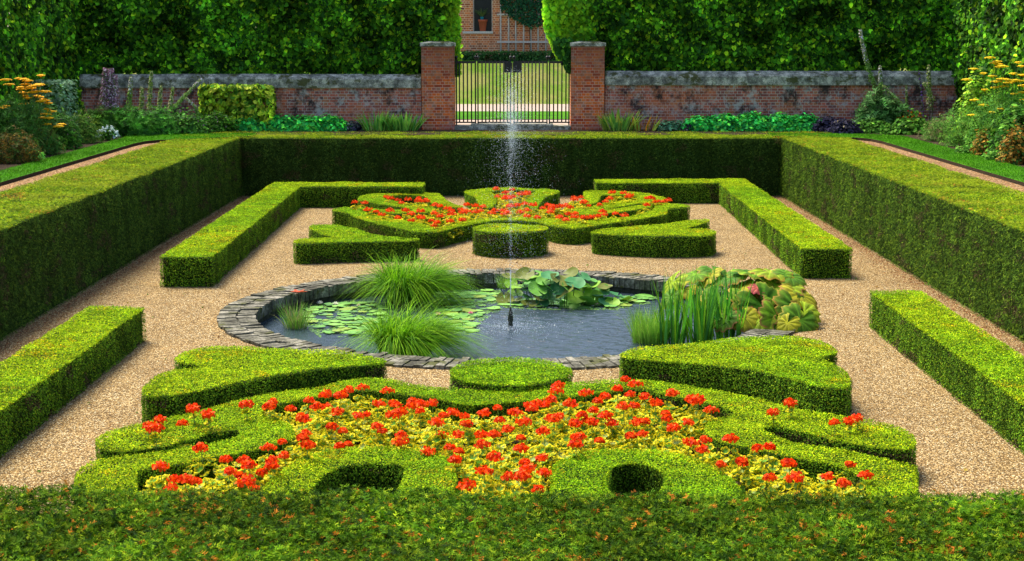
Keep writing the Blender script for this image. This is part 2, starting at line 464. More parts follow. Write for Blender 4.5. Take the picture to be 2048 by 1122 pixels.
def hedge(name, label, cat, loops, H, leaf=.022, dens=4200, z0=0.0, top=BOX_TOP, side=BOX_SIDE, tmpl=KITE, mat='box', patch=None, ymin=-1e9, ymax=1e9, group=None, rough=.015, sidedens=None, visible_sides=None, layer=.026):
    g = Geo(); HZ[0] += 1
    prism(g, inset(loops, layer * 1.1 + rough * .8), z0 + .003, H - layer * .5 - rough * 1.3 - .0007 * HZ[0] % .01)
    P = sample_poly(loops, dens); P = P[(P[:, 1] > ymin) & (P[:, 1] < ymax)]; n = len(P)
    und = (vn(P, 1.6, 3) - .5) * 2 * rough + (vn(P, 6, 9) - .5) * rough
    Z = H + und + rng.uniform(-layer * .75, .006, n) + (rng.random(n) < .02) * rng.uniform(.005, .03, n)
    Nn = np.c_[rng.normal(size=(n, 2)) * .55, np.full(n, 1.0)]
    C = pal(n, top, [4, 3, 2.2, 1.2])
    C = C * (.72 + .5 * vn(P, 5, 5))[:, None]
    gk = np.clip((vn(P, .55, 61) - .40) * 2.2, 0, 1)[:, None]
    if mat == 'box': C = C * (1 - gk * (1 - np.array([.68, .88, .9])))
    if patch is not None: C = patch(P, C)
    bp = (vn(P, 2.6, 71) > .80) & (rng.random(n) < .4)
    if mat == 'box': C[bp] = C[bp] * [1.5, .85, .9]
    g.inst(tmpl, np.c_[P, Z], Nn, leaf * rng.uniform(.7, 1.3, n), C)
    sdn = sidedens or dens * .8
    for L in loops:
        for j in range(len(L)):
            a, b = L[j], L[(j + 1) % len(L)]; e = b - a; ln = np.linalg.norm(e)
            if ln < 1e-5: continue
            nr = np.array([e[1], -e[0]]) / ln
            mid = (a + b) / 2 + nr * .004
            if inside(loops, mid[None])[0]: nr = -nr
            if nr[1] > .8 and H < 1.2: sd = sdn * .35
            elif nr[1] > .8: continue
            else: sd = sdn
            n = rng.poisson(ln * (H - z0) * sd)
            if n == 0: continue
            t = rng.uniform(size=n); q = a + e * t[:, None]
            z = z0 + (H - z0) * rng.uniform(0, 1.0, n)
            und = (vn(np.c_[q[:, 0] + q[:, 1], z], 2.2, 4) - .5) * 2 * rough + (vn(np.c_[q[:, 0] - q[:, 1], z], 9, 8) - .5) * rough * 1.5
            o = und + rng.uniform(-layer, layer * .25, n)
            # the clipped top edge is slightly rounded
            edge = np.clip((z - (H - .03)) / .03, 0, 1); o -= edge * .012
            keep = (q[:, 1] > ymin) & (q[:, 1] < ymax)
            q = q + nr[None] * o[:, None]
            Nn = np.c_[np.repeat(nr[None], n, 0) + rng.normal(size=(n, 2)) * .45, .35 + rng.normal(size=n) * .45]
            tone = vn(np.c_[(q[:, 0] + q[:, 1]) * (3.0 if mat == 'box' else 6.0), z * (1.1 if mat == 'box' else .7)], 1.3, 11)
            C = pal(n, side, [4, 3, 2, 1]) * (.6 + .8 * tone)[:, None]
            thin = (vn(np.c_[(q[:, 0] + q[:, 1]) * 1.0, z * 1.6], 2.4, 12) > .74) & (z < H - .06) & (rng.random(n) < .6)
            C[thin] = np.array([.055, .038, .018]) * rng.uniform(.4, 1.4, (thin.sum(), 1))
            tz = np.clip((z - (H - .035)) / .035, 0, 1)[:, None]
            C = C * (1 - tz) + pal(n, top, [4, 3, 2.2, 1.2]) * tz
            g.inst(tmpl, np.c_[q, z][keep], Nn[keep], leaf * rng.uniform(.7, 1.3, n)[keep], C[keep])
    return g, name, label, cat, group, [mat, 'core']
def put(h, **kw):
    g, name, label, cat, group, mats = h
    return tag(g.build(name, mats), label, cat, group)
def rect(x0, x1, y0, y1): return np.array([(x0, y0), (x1, y0), (x1, y1), (x0, y1)], float)

# ================================================================== SETTING
PC = np.array([-.02, 22.15]); PRX, PRY = 4.2, 3.98
def ell(rx, ry, n=96): 
    a = np.arange(n) * 2 * math.pi / n
    return np.c_[PC[0] + rx * np.cos(a), PC[1] + ry * np.sin(a)]
def sheet(name, loops, z, mat, depth=None):
    g = Geo(); flat = np.concatenate(loops)
    tri = tessellate_polygon([[Vector((x, y, 0)) for x, y in L] for L in loops])
    g.add(np.c_[flat, np.full(len(flat), z)], [tuple(t) for t in tri], (.5, .5, .5))
    if depth:
        k = 0; n = len(flat); V = np.concatenate([np.c_[flat, np.full(n, z - .0005)], np.c_[flat, np.full(n, z - depth)]]); F = []
        for L in loops:
            for j in range(len(L)):
                a, b = k + j, k + (j + 1) % len(L); F.append((a, b, b + n, a + n))
            k += len(L)
        g.add(V, F, (.5, .5, .5), 1)
        return tag(g.build(name, [mat, 'soil']), kind='structure')
    return tag(g.build(name, mat), kind='structure')
sheet('gravel_floor', [rect(-8.2, 8.2, 6.9, 40.55), ell(PRX - .1, PRY - .1)[::-1]], 0.0, 'gravel')
sheet('ground', [rect(-400, 400, -120, 900), rect(-8.19, 8.19, 6.95, 40.5)[::-1]], 1.34, 'field')
LAWNS = []
for s in (-1, 1):
    gy = 37.1 if s < 0 else 37.9
    xs = sorted((s * 8.1, s * 8.80)); sheet('path', [rect(xs[0], xs[1], -4, gy + .25)], 1.41, 'gravelpath')
    o1, o2 = s * 8.76, s * (9.50 if s < 0 else 9.72)
    L = np.array([(o1, -4), (o2, -4), (o2, 38.6), (s * 9.0, 39.35), (s * 6.5, 39.6), (s * 6.5, 38.6), (s * 8.1, gy + .25), (s * 8.45, gy + .12), (s * 8.68, gy - .35), (o1, gy - 1.1)])
    sheet('lawn', [L], 1.475, 'lawn', .12)
    LAWNS.append(L)
    L = rect(*sorted((s * 9.45, s * 13)), -4, 42.0)
    sheet('border_soil', [L], 1.45 - .004 * (s > 0), 'soil')
sheet('border_soil', [rect(-9.4, 9.4, 39.3, 41.7)], 1.458, 'soil')
# beyond the gate
sheet('pale_path', [rect(-14, 14, 41.75, 45.4)], 1.50, 'palepath')
sheet('lawn', [rect(-14, 14, 45.4, 50.0)], 1.52, 'lawn')
sheet('pale_path', [rect(-14, 14, 50.0, 55.6)], 1.506, 'palepath')
g = Geo(); nx, ny = 60, 26
X, T = np.meshgrid(np.linspace(-16, 16, nx), np.linspace(0, 1, ny)); Yb = 55.0 + T * 10
prof = np.interp(Yb, [55, 55.5, 57, 59.6, 60.2, 65], [1.48, 1.51, 1.95, 2.82, 2.90, 2.93])
Zb = prof + (vn(np.c_[X.ravel(), Yb.ravel()], .8, 2).reshape(X.shape) - .5) * .08 * (prof > 1.6)
idx = np.arange(nx * ny).reshape(ny, nx)
F = np.stack([idx[:-1, :-1], idx[:-1, 1:], idx[1:, 1:], idx[1:, :-1]], -1).reshape(-1, 4)
flatrow = (np.arange(ny - 1) * 10 / (ny - 1) + 55 >= 59.9)
F2 = F.reshape(ny - 1, nx - 1, 4)
g.add(np.c_[X.ravel(), Yb.ravel(), Zb.ravel()], [F2[~flatrow].reshape(-1, 4), F2[flatrow].reshape(-1, 4)][0], (.5, .5, .5), 0, True)
g.add(np.c_[X.ravel(), Yb.ravel(), Zb.ravel()], F2[flatrow].reshape(-1, 4), (.5, .5, .5), 1, True)
tag(g.build('grass_bank', ['bank', 'lawn']), kind='structure')

# soil of the flower beds
near_bed = world_loop(C_([(600, 1130), (600, 850), (1300, 720)]) + E_([(60, 600), (250, 350), (700, 150), (1050, 110), (1600, 200)]) + G_([(400, 190), (1200, 110), (1900, 230)]) + D_([(330, 430), (400, 650), (1400, 830), (1480, 1130)]), .1)
far_bed = world_loop(A_([(330, 330), (900, 440), (1230, 500), (1700, 440)]) + B_([(300, 420), (820, 460), (1300, 400), (1600, 300), (1650, 200), (1300, 120), (1000, 140), (800, 250), (500, 260), (380, 110), (100, 80)]) + A_([(1750, 100), (1650, 280), (1300, 240), (1100, 140), (650, 160), (420, 190)]), .1)
sheet('bed_soil', [near_bed], .012, 'soil'); sheet('bed_soil', [far_bed], .012, 'soil')

# ------------------------------------------------------------------ clipped box hedges
lab = 'box hedge'
HB = .33
out = C_([(200, 600), (230, 550), (330, 485), (600, 430), (850, 380), (1200, 290), (1500, 215), (1800, 160)]) + \
    E_([(575, 130), (700, 100), (900, 60), (1120, 60), (1300, 100), (1600, 145)]) + G_([(164, 150), (500, 140), (765, 100), (1000, 75), (1200, 80), (1500, 95), (1750, 130)]) + \
    D_([(328, 185), (600, 250), (900, 320), (1200, 375), (1500, 410), (1750, 460), (1855, 550), (1860, 610), (1750, 645), (1500, 620), (1200, 570), (1000, 520), (850, 475), (700, 445), (610, 455), (600, 490), (700, 540), (900, 600), (1100, 630), (1300, 660), (1600, 720), (1860, 770), (1862, 780), (1868, 1100), (1450, 1100), (1445, 990), (1430, 890), (1330, 820), (1200, 760), (900, 720), (560, 650), (250, 590), (130, 530), (115, 470), (160, 415), (250, 380), (380, 360), (300, 300), (100, 250)]) + \
    G_([(1720, 230), (1500, 190), (1350, 150), (1240, 145), (1050, 170), (850, 195), (650, 230), (400, 245), (200, 250)]) + \
    E_([(1885, 270), (1700, 265), (1500, 225), (1250, 190), (1050, 165), (960, 155), (850, 160), (700, 190), (550, 215), (350, 250), (200, 275), (90, 330), (120, 378), (280, 405), (360, 470), (370, 540), (320, 585), (150, 620)]) + \
    C_([(1475, 660), (1200, 700), (1000, 750), (800, 780), (560, 815), (548, 830), (556, 1100), (30, 1100), (30, 900), (60, 800), (200, 740), (300, 720), (500, 690), (800, 650), (1100, 610), (1380, 545), (1395, 500), (1350, 480), (1200, 495), (1000, 560), (800, 610), (600, 640), (400, 660), (230, 645)])
put(hedge('scroll_hedge', 'wide scrolling box hedge in front of the pond with slots and rounded arms', lab, [world_loop(out, HB)], HB, .017, 9000))
arch = world_loop(E_([(70, 1100), (80, 980), (200, 860), (350, 750), (500, 690), (650, 650), (850, 625), (1100, 620), (1350, 630), (1550, 670), (1650, 730), (1690, 800), (1695, 900), (1675, 960), (1680, 1100)]), HB)
hole = world_loop(E_([(470, 1020), (520, 930), (620, 840), (760, 775), (950, 748), (1160, 752), (1262, 780), (1262, 860), (1230, 940), (1180, 1010), (1150, 1090), (560, 1090)]), HB)
put(hedge('arch_hedge', 'round topped box hedge with dark wide hollow, left of the bed tongue', lab, [arch, hole], HB - .002, .017, 9000))
arch = world_loop(G_([(560, 1100), (585, 850), (600, 770), (700, 710), (850, 660), (1000, 640), (1150, 635), (1300, 640), (1500, 660), (1700, 700), (1850, 750), (2048, 850), (2110, 930), (2170, 980), (2200, 1100)]), HB)
hole = world_loop(G_([(1110, 1060), (1060, 990), (1030, 920), (1050, 830), (1120, 765), (1250, 742), (1390, 765), (1490, 830), (1515, 910), (1470, 990), (1400, 1060)]), HB, 2)
put(hedge('arch_hedge', 'round topped box hedge with small dark hollow, right of the bed tongue', lab, [arch, hole], HB - .004, .017, 9000))
HH = .36
lh = zoomed(260, 660, 3.793, [(85, 470), (100, 420), (180, 350), (280, 305), (400, 285), (560, 268), (480, 255), (390, 240), (345, 232), (345, 200), (430, 150), (600, 118), (850, 115), (1100, 135), (1300, 155), (1500, 150), (1700, 165), (1850, 205), (1950, 225), (1950, 238), (1800, 260), (1500, 280), (1300, 310), (1000, 360), (800, 400), (600, 435), (400, 478), (200, 500), (100, 490)])
put(hedge('heart_hedge', 'heart shaped box hedge at near left of the pond, long point toward the gravel gap', lab, [world_loop(lh, HH)], HH, .019, 7600))
rh = zoomed(1220, 650, 4.096, [(75, 245), (130, 205), (300, 170), (600, 150), (850, 125), (950, 100), (1200, 85), (1500, 88), (1700, 115), (1820, 165), (1865, 200), (1865, 225), (1800, 242), (1730, 262), (1850, 320), (1930, 370), (1975, 440), (1970, 490), (1900, 520), (1700, 500), (1500, 440), (1300, 390), (1100, 350), (800, 320), (500, 290), (200, 275), (85, 260)])
put(hedge('heart_hedge', 'broad heart shaped box hedge in front of the iris clump', lab, [world_loop(rh, HH)], HH, .019, 7600))
def disc(px, py, rx, H, asp=1.0, n=40):
    c = W(px, py, H); r = abs(W(px + rx, py, H)[0] - c[0]); a = np.arange(n) * 2 * math.pi / n
    return np.c_[c[0] + r * np.cos(a), c[1] + r * asp * np.sin(a)]
put(hedge('drum_hedge', 'round drum shaped box hedge between the pond and red geraniums in front', lab, [disc(1021.5, 741, 123, .4)], .4, .019, 7600))
put(hedge('drum_hedge', 'round drum shaped box hedge behind the pond, dark side', lab, [disc(1021, 455.5, 76, .47, .95)], .47, .021, 5200))
HF = .38
fl = zoomed(500, 330, 4.096, [(352, 627), (365, 612), (480, 595), (700, 585), (600, 570), (520, 535), (475, 505), (520, 482), (700, 482), (830, 510), (950, 550), (1070, 578), (1250, 588), (1390, 600), (1390, 612), (1200, 618), (1000, 622), (700, 627), (500, 637), (370, 638)])
put(hedge('heart_hedge', 'low heart shaped box hedge behind the upper grass tussock', lab, [world_loop(fl, HF)], HF, .021, 5200))
fr = zoomed(950, 330, 3.413, [(790, 452), (830, 440), (1100, 415), (1300, 400), (1450, 375), (1600, 370), (1602, 384), (1520, 405), (1430, 428), (1560, 432), (1645, 445), (1650, 462), (1600, 480), (1300, 485), (1000, 475), (800, 462)])
put(hedge('heart_hedge', 'low heart shaped box hedge right of the far drum hedge', lab, [world_loop(fr, .4)], .4, .021, 5200))
HP = .33
band = A_([(125, 308), (300, 335), (325, 365), (500, 420), (700, 465), (850, 500), (1000, 522), (1200, 528), (1300, 505), (1400, 475), (1560, 440), (1750, 415)]) + B_([(0, 410), (250, 412), (400, 430), (520, 465), (640, 485), (780, 492), (900, 475), (1100, 440), (1400, 400), (1690, 350), (1712, 340), (1715, 292), (1800, 285), (1940, 275), (1945, 262), (1850, 245), (1700, 238), (1590, 235), (1585, 268), (1570, 300), (1500, 330), (1390, 358), (1200, 385), (900, 415), (800, 432), (600, 398), (400, 383), (200, 378), (0, 385)]) + A_([(1800, 388), (1600, 398), (1400, 440), (1260, 470), (1180, 480), (1000, 442), (760, 402), (600, 368), (480, 325), (340, 300), (300, 274), (200, 278), (130, 290)])
put(hedge('scroll_hedge', 'curved box hedge running along the front of the far flower bed', lab, [world_loop(band, HP)], HP, .021, 5600))
sl = A_([(382, 188), (420, 160), (640, 128), (840, 118), (1180, 130), (1240, 140), (1290, 200), (1390, 255), (1480, 264), (1440, 282), (1230, 270), (1120, 225), (1085, 152), (850, 146), (700, 160), (640, 185), (800, 222), (960, 240), (1110, 258), (1180, 280), (1170, 305), (1100, 330), (1000, 335), (900, 328), (740, 345), (560, 314), (400, 292), (380, 278), (460, 278), (700, 297), (960, 307), (968, 292), (800, 268), (600, 238), (395, 203)])
put(hedge('scroll_hedge', 'looped box hedge at left of the far flower bed holding a pocket of geraniums', lab, [world_loop(sl, HP)], HP - .003, .021, 5600))
sr = B_([(852, 120), (870, 104), (1150, 103), (1400, 115), (1560, 140), (1702, 182), (1695, 202), (1480, 226), (1200, 266), (1000, 300), (1005, 312), (1200, 286), (1480, 242), (1600, 236), (1600, 256), (1450, 292), (1200, 322), (1000, 348), (830, 357), (775, 338), (750, 312), (745, 290), (820, 283), (900, 270), (980, 250), (1100, 222), (1250, 205), (1400, 178), (1420, 160), (1350, 150), (1240, 142), (1035, 145), (1020, 180), (1000, 215), (960, 238), (880, 245), (860, 200)])
put(hedge('scroll_hedge', 'looped box hedge at right of the far flower bed holding a pocket of geraniums', lab, [world_loop(sr, HP)], HP - .006, .021, 5600))
cc = A_([(1468, 107), (1700, 85), (1960, 72)]) + B_([(160, 70), (250, 80), (500, 93), (630, 114), (560, 140), (480, 165), (430, 210), (400, 245), (390, 292), (310, 277), (255, 238), (275, 180), (335, 130), (400, 114), (300, 102), (160, 94)]) + A_([(1960, 95), (1740, 112), (1790, 150), (1815, 200), (1790, 250), (1730, 288), (1650, 268), (1610, 222), (1590, 168), (1490, 132)])
put(hedge('crown_hedge', 'two legged box hedge at the back centre of the far flower bed', lab, [world_loop(cc, HP)], HP, .022, 5200))
HL = .5
ya, yb = 36.6, 37.55
for s in (-1, 1):
    y0 = W(338 if s < 0 else 1705, 512 if s < 0 else 497, HL)[1]
    x_in = -2.07 if s < 0 else 2.0
    yb_, ya_ = (36.75, 35.75) if s < 0 else (37.6, 36.65)
    L = [(s * 5.6, y0), (s * 5.66, yb_), (x_in, yb_), (x_in, ya_), (s * 4.9, ya_), (s * 4.76, y0)]
    L = np.array(L); L = L if s < 0 else L[::-1]
    put(hedge('corner_hedge', 'L shaped low box hedge in the far %s corner of the sunken garden' % ('left' if s < 0 else 'right'), lab, [L], HL, .023, 4600))
    yn = (W(240, 613, .45) if s < 0 else W(1790, 581, .5))[1]
    xi = 4.82 if s < 0 else 4.92
    L = np.array([(s * xi, yn), (s * (5.56 if s < 0 else 5.64), yn + .05), (s * 5.62, 10.2), (s * 4.9, 10.2)])
    put(hedge('straight_hedge', 'straight box hedge at the near %s beside the gravel walk' % ('left' if s < 0 else 'right'), lab, [L], .45 if s < 0 else .49, .020, 6600))

# ------------------------------------------------------------------ tall yew hedges
def ypatch(stripe):
    def f(P, C):
        if stripe: t = vn(np.c_[P[:, 0] * .55, P[:, 1] * 2.6], 1.0, 21)
        else: t = vn(P, 2.2, 22)
        t2 = vn(P, 5.0, 23); k = np.clip((t - .50) * 3.5, 0, 1) * .5
        C = C * (1 - k[:, None]) + np.array([.21, .23, .012]) * k[:, None] * rng.uniform(.7, 1.2, (len(P), 1))
        b = ((vn(P, 3.2, 24) > .80) & (t2 > .45) & (rng.random(len(P)) < .35))
        C[b] = np.array([.30, .13, .02]) * rng.uniform(.6, 1.3, (b.sum(), 1))
        return C
    return f
HY = 1.47
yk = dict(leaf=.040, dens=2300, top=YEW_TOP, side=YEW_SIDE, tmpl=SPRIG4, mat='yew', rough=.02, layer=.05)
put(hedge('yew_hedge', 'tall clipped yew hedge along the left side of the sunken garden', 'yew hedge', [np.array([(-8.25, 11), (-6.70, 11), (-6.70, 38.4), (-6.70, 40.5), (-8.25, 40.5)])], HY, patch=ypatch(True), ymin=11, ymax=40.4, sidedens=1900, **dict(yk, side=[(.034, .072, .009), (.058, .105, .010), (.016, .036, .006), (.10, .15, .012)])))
YEW_R = [(.042, .088, .008), (.075, .13, .009), (.020, .045, .006), (.13, .19, .012)]  # right face painted brighter than left and back, as if lit
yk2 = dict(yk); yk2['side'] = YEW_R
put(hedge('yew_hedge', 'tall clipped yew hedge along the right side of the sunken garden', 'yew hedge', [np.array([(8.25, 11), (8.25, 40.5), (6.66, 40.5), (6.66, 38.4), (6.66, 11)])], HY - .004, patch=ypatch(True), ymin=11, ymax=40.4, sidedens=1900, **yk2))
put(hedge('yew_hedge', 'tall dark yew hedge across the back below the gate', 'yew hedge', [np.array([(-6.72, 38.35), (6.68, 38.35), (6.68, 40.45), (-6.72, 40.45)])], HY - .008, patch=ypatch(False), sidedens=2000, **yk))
FG_TOP = [(.032, .080, .003), (.066, .125, .003), (.010, .028, .003), (.14, .19, .006)]
def fpatch(P, C):
    t = vn(P, 1.7, 31); C = C * (.65 + .65 * t)[:, None]
    b = (vn(P, 13.0, 32) > .80) & (rng.random(len(P)) < .28)
    C[b] = np.array([.30, .10, .010]) * rng.uniform(.3, 1.2, (b.sum(), 1))
    b = rng.random(len(P)) < .012; C[b] = np.array([.36, .13, .012]) * rng.uniform(.5, 1.2, (b.sum(), 1))
    return C
put(hedge('yew_hedge', 'broad yew hedge top across the foreground with fallen orange needles', 'yew hedge', [np.array([(-8.3, 7.0), (8.3, 7.0), (8.3, 8.38), (-8.3, 8.38)])], HY, leaf=.041, dens=6400, top=FG_TOP, side=YEW_SIDE, tmpl=SPRIGF, mat='yew', patch=fpatch, sidedens=400, rough=.035, layer=.085))

# ------------------------------------------------------------------ pond
g = Geo()
for (ra, rb, n, dz) in ((0.0, .26, 236, 0), (.268, .54, 200, .004)):
    for i in range(n):
        a0 = (i + rng.uniform(-.08, .08)) * 2 * math.pi / n; da = 2 * math.pi / n * rng.uniform(.80, .93)
        r0 = ra + rng.uniform(-.012, .012); r1 = rb + rng.uniform(-.02, .012)
        zt = .035 + rng.uniform(-.012, .012) + dz; tl = rng.uniform(-.01, .01)
        Q = []
        for (rr_, zz) in ((r0, zt + tl), (r1, zt)):
            for a in (a0, a0 + da):
                rx, ry = PRX - .54 + rr_, PRY - .54 + rr_
                Q.append((PC[0] + rx * math.cos(a), PC[1] + ry * math.sin(a), zz))
        Q = np.array(Q); Bm = Q.copy(); Bm[:, 2] = -.13
        g.add(np.concatenate([Q, Bm]), [(0, 1, 3, 2), (0, 4, 5, 1), (1, 5, 7, 3), (3, 7, 6, 2), (2, 6, 4, 0)], (.5, .5, .5))
n = 96; a = np.arange(n) * 2 * math.pi / n
for (k0, k1) in ((((-.47, .008)), ((-.02, .008))),):
    V = np.concatenate([np.c_[PC[0] + (PRX + k) * np.cos(a), PC[1] + (PRY + k) * np.sin(a), np.full(n, z)] for k, z in (k0, k1)])
    g.add(V, [(i, (i + 1) % n, n + (i + 1) % n, n + i) for i in range(n)], (.5, .5, .5), 1)
V = np.concatenate([np.c_[PC[0] + (PRX - .50) * np.cos(a), PC[1] + (PRY - .50) * np.sin(a), np.full(n, z)] for z in (-.05, -1.0)])
g.add(V, [(i, (i + 1) % n, n + (i + 1) % n, n + i) for i in range(n)], (.5, .5, .5), 1)
tag(g.build('pond_surround', ['pondbrick', 'mudwall']), 'weathered grey brick coping ringing the round lily pond', 'pond edging')
WZ = -.22
# water surface with real ripples: rings from the fountain crossed by wind ripples
g = Geo(); nr_, na_ = 190, 420
rr_ = np.linspace(.0, 1, nr_)[1:]; aa_ = np.arange(na_) * 2 * math.pi / na_
RX = rr_[:, None] * (PRX - .49) * np.cos(aa_); RY = rr_[:, None] * (PRY - .49) * np.sin(aa_)
fx, fy = W(1021, 656, WZ); fd = np.hypot(RX - (fx - PC[0]), RY - (fy - PC[1]))
hgt = .0016 * np.sin(fd * 2 * math.pi / .13) * np.exp(-fd / 2.6)
wr = np.random.default_rng(3)
for lam, sl in ((.34, .035), (.27, .035), (.21, .04), (.17, .04), (.14, .04), (.115, .04), (.10, .04), (.19, .035), (.24, .03)):
    th = wr.uniform(-.9, .9) + math.pi / 2; ph = wr.uniform(0, 6.28); kk = 2 * math.pi / lam
    hgt += sl / kk * 1.9 * np.sin(kk * (RX * math.cos(th) + RY * math.sin(th)) + ph + 1.5 * np.sin(RX * 1.7 + ph) + 1.1 * np.sin(RY * 2.3 - ph))
hgt *= np.clip(np.interp(RX, [-3.4, -1.6, -.4, 3], [.12, .25, 1.0, 1.0]) * np.interp(RY, [-3, .8, 1.8, 3], [1, 1, .35, .2]), 0, 1)
hgt *= np.interp(rr_, [0, .9, 1], [1, 1, .3])[:, None]
nv = (nr_ - 1) * na_; ii = np.arange(nv).reshape(nr_ - 1, na_)
Fq = np.stack([ii[:-1], np.roll(ii[:-1], -1, 1), np.roll(ii[1:], -1, 1), ii[1:]], -1).reshape(-1, 4)
g.add(np.c_[RX.ravel(), RY.ravel(), hgt.ravel()], Fq, (.5, .5, .5), 0, True)
g.add(np.concatenate([np.c_[RX[0], RY[0], hgt[0]], [[0, 0, hgt[0].mean()]]]), [(i, (i + 1) % na_, na_) for i in range(na_)], (.5, .5, .5), 0, True)
wt = tag(g.build('water', 'water'), kind='structure'); wt.location = (PC[0], PC[1], WZ)

# fountain
fx, fy = W(1021, 656, WZ)
f = thing('fountain', 'dark mossy fountain nozzle standing in the pond', 'fountain', (fx, fy, WZ))
g = Geo(); g.lathe([(.035, -.5), (.03, .0), (.036, .04), (.028, .08), (.042, .12), (.036, .17), (.028, .20), (.034, .225), (.018, .25), (.012, .30), (.006, .31)], n=14)
g.build('nozzle', 'bronze', f)
OCT = (arr([(1, 0, 0), (-1, 0, 0), (0, 1, 0), (0, -1, 0), (0, 0, 1), (0, 0, -1)]), [(0, 2, 4), (2, 1, 4), (1, 3, 4), (3, 0, 4), (2, 0, 5), (1, 2, 5), (3, 1, 5), (0, 3, 5)], None)
g = Geo(); v0 = 8.0; gg = 9.81
t = rng.uniform(0, .66, 1500); h = v0 * t - gg * t * t / 2
P = np.c_[rng.normal(size=(1500, 2)) * (.003 + .011 * h[:, None]), h]
P[:, 2] += .28
g.inst(OCT, P, rng.normal(size=(1500, 3)), rng.uniform(.0015, .0045, 1500), (1, 1, 1))
N = 10500; vv = rng.normal(7.55, .38, N).clip(6.2, 8.2); t = rng.uniform(.45, 1.62, N); h = vv * t - gg * t * t / 2
lat = rng.normal(size=(N, 2)) * rng.choice([.10, .22, .38], (N, 1), p=[.10, .50, .40]); P = np.c_[lat * (t[:, None] - .35) + rng.normal(size=(N, 2)) * .02 + [.03, 0], h + .28 + rng.normal(size=N) * .03]
k = (P[:, 2] > .01); P = P[k]
g.inst(OCT, P, rng.normal(size=(len(P), 3)), rng.uniform(.0014, .0038, len(P)), (1, 1, 1))
g.tube([(0, 0, .29), (0.001, 0, .6), (.002, 0, .8)], [.005, .005, .003], (1, 1, 1), 6)
a = rng.uniform(0, 6.28, 1600); r = np.abs(rng.normal(size=1600)) * .55
g.inst(OCT, np.c_[np.cos(a) * r, np.sin(a) * r, rng.uniform(0, .04, 1600)], rng.normal(size=(1600, 3)), rng.uniform(.002, .0055, 1600), (1, 1, 1))
sp = g.build('fountain_spray', 'drops'); sp.location = (fx, fy, WZ)
tag(sp, 'thin jet of water and falling droplets above the pond', 'water jet', kind='stuff')

# floating pads
PADV = {}
def pad_mesh(idx, cols):
    g = Geo(); n = 18; cut = .22
    a = np.linspace(cut, 2 * math.pi - cut, n); 
    up = .03 * np.sin(a * 3 + idx) + .02
    rim = np.c_[np.cos(a), np.sin(a), up]; mid = rim * [.6, .6, .3]
    V = np.concatenate([[[0.05, 0, 0]], mid, rim]); c1, c2 = cols
    C = np.concatenate([[c2], np.repeat([c1], n, 0), np.repeat([tuple(x * 1.1 for x in c1)], n, 0)])
    F = [(0, i + 1, i + 2) for i in range(n - 1)] + [(i + 1, n + i + 1, n + i + 2, i + 2) for i in range(n - 1)]
    g.add(V, F, C, 0, True)
    V2 = V.copy(); V2[:, 2] -= .03; g.add(V2, [tuple(reversed(q)) for q in F], C * .8, 0, True)
    return g.build('lily_pad', 'pad')
protos = [pad_mesh(0, ((.14, .36, .06), (.2, .42, .10))), pad_mesh(1, ((.22, .46, .08), (.26, .5, .12))), pad_mesh(2, ((.10, .27, .07), (.2, .36, .1))), pad_mesh(3, ((.24, .36, .05), (.3, .4, .06)))]
regs = [([(610, 618), (690, 606), (760, 606), (780, 640), (730, 662), (650, 668), (618, 650)], 80, .05, .11),
        ([(840, 590), (985, 582), (1010, 600), (985, 622), (930, 640), (870, 628)], 55, .06, .15),
        ([(905, 628), (960, 632), (945, 668), (905, 660)], 14, .06, .13),
        ([(1000, 596), (1060, 600), (1240, 598), (1300, 588), (1310, 600), (1230, 616), (1060, 616), (1000, 610)], 46, .07, .15),
        ([(660, 640), (760, 640), (750, 672), (700, 676)], 14, .07, .13)]
first = [True] * 4; npad = 0
for poly, cnt, r0, r1 in regs:
    lp = np.array([W(x, y, WZ) for x, y in poly]); S = sample_poly([lp], 400); rng.shuffle(S); placed = []
    for p in S:
        r = rng.uniform(r0, r1)
        if len(placed) >= cnt: break
        if any((p[0] - q[0]) ** 2 + (p[1] - q[1]) ** 2 < (.60 * (r + q[2])) ** 2 for q in placed): continue
        placed.append((p[0], p[1], r)); k = int(rng.choice(4, p=[.35, .35, .15, .15]))
        o = protos[k] if first[k] else protos[k].copy()
        if not first[k]: COL.objects.link(o)
        first[k] = False; npad += 1
        o.location = (p[0], p[1], WZ + .006 + .0007 * (npad % 40)); o.scale = (r, r, r * .6); o.rotation_euler = (0, 0, rng.uniform(0, 6.28))
        tag(o, 'small flat lily pad floating on the pond among many alike', 'lily pad', 'floating lily pads')
# duckweed speckle around pads
g = Geo()
for poly in ([(600, 612), (700, 602), (790, 604), (800, 650), (735, 672), (640, 676), (612, 655)], [(830, 588), (1000, 580), (1020, 602), (990, 630), (900, 670), (860, 640)], [(990, 594), (1060, 600), (1240, 598), (1310, 586), (1320, 604), (1230, 620), (1060, 620), (990, 614)]):
    lp = np.array([W(x, y, WZ) for x, y in poly]); P = sample_poly([lp], 1500); P = P[vn(P, 3.5, 77) > .35]
    g.inst((arr([(math.cos(a) * .5, math.sin(a) * .5, 0) for a in np.arange(6) * 1.047]), [(0, 1, 2, 3, 4, 5)], None), np.c_[P, WZ + .004 + rng.uniform(0, .0015, len(P))], np.tile([0, 0, 1.], (len(P), 1)), rng.uniform(.012, .03, len(P)), pal(len(P), [(.16, .38, .06), (.24, .46, .07), (.10, .25, .05)], [3, 3, 1]))
tag(g.build('duckweed', 'pad'), 'bright green duckweed speckling the water between the lily pads', 'duckweed', kind='stuff')
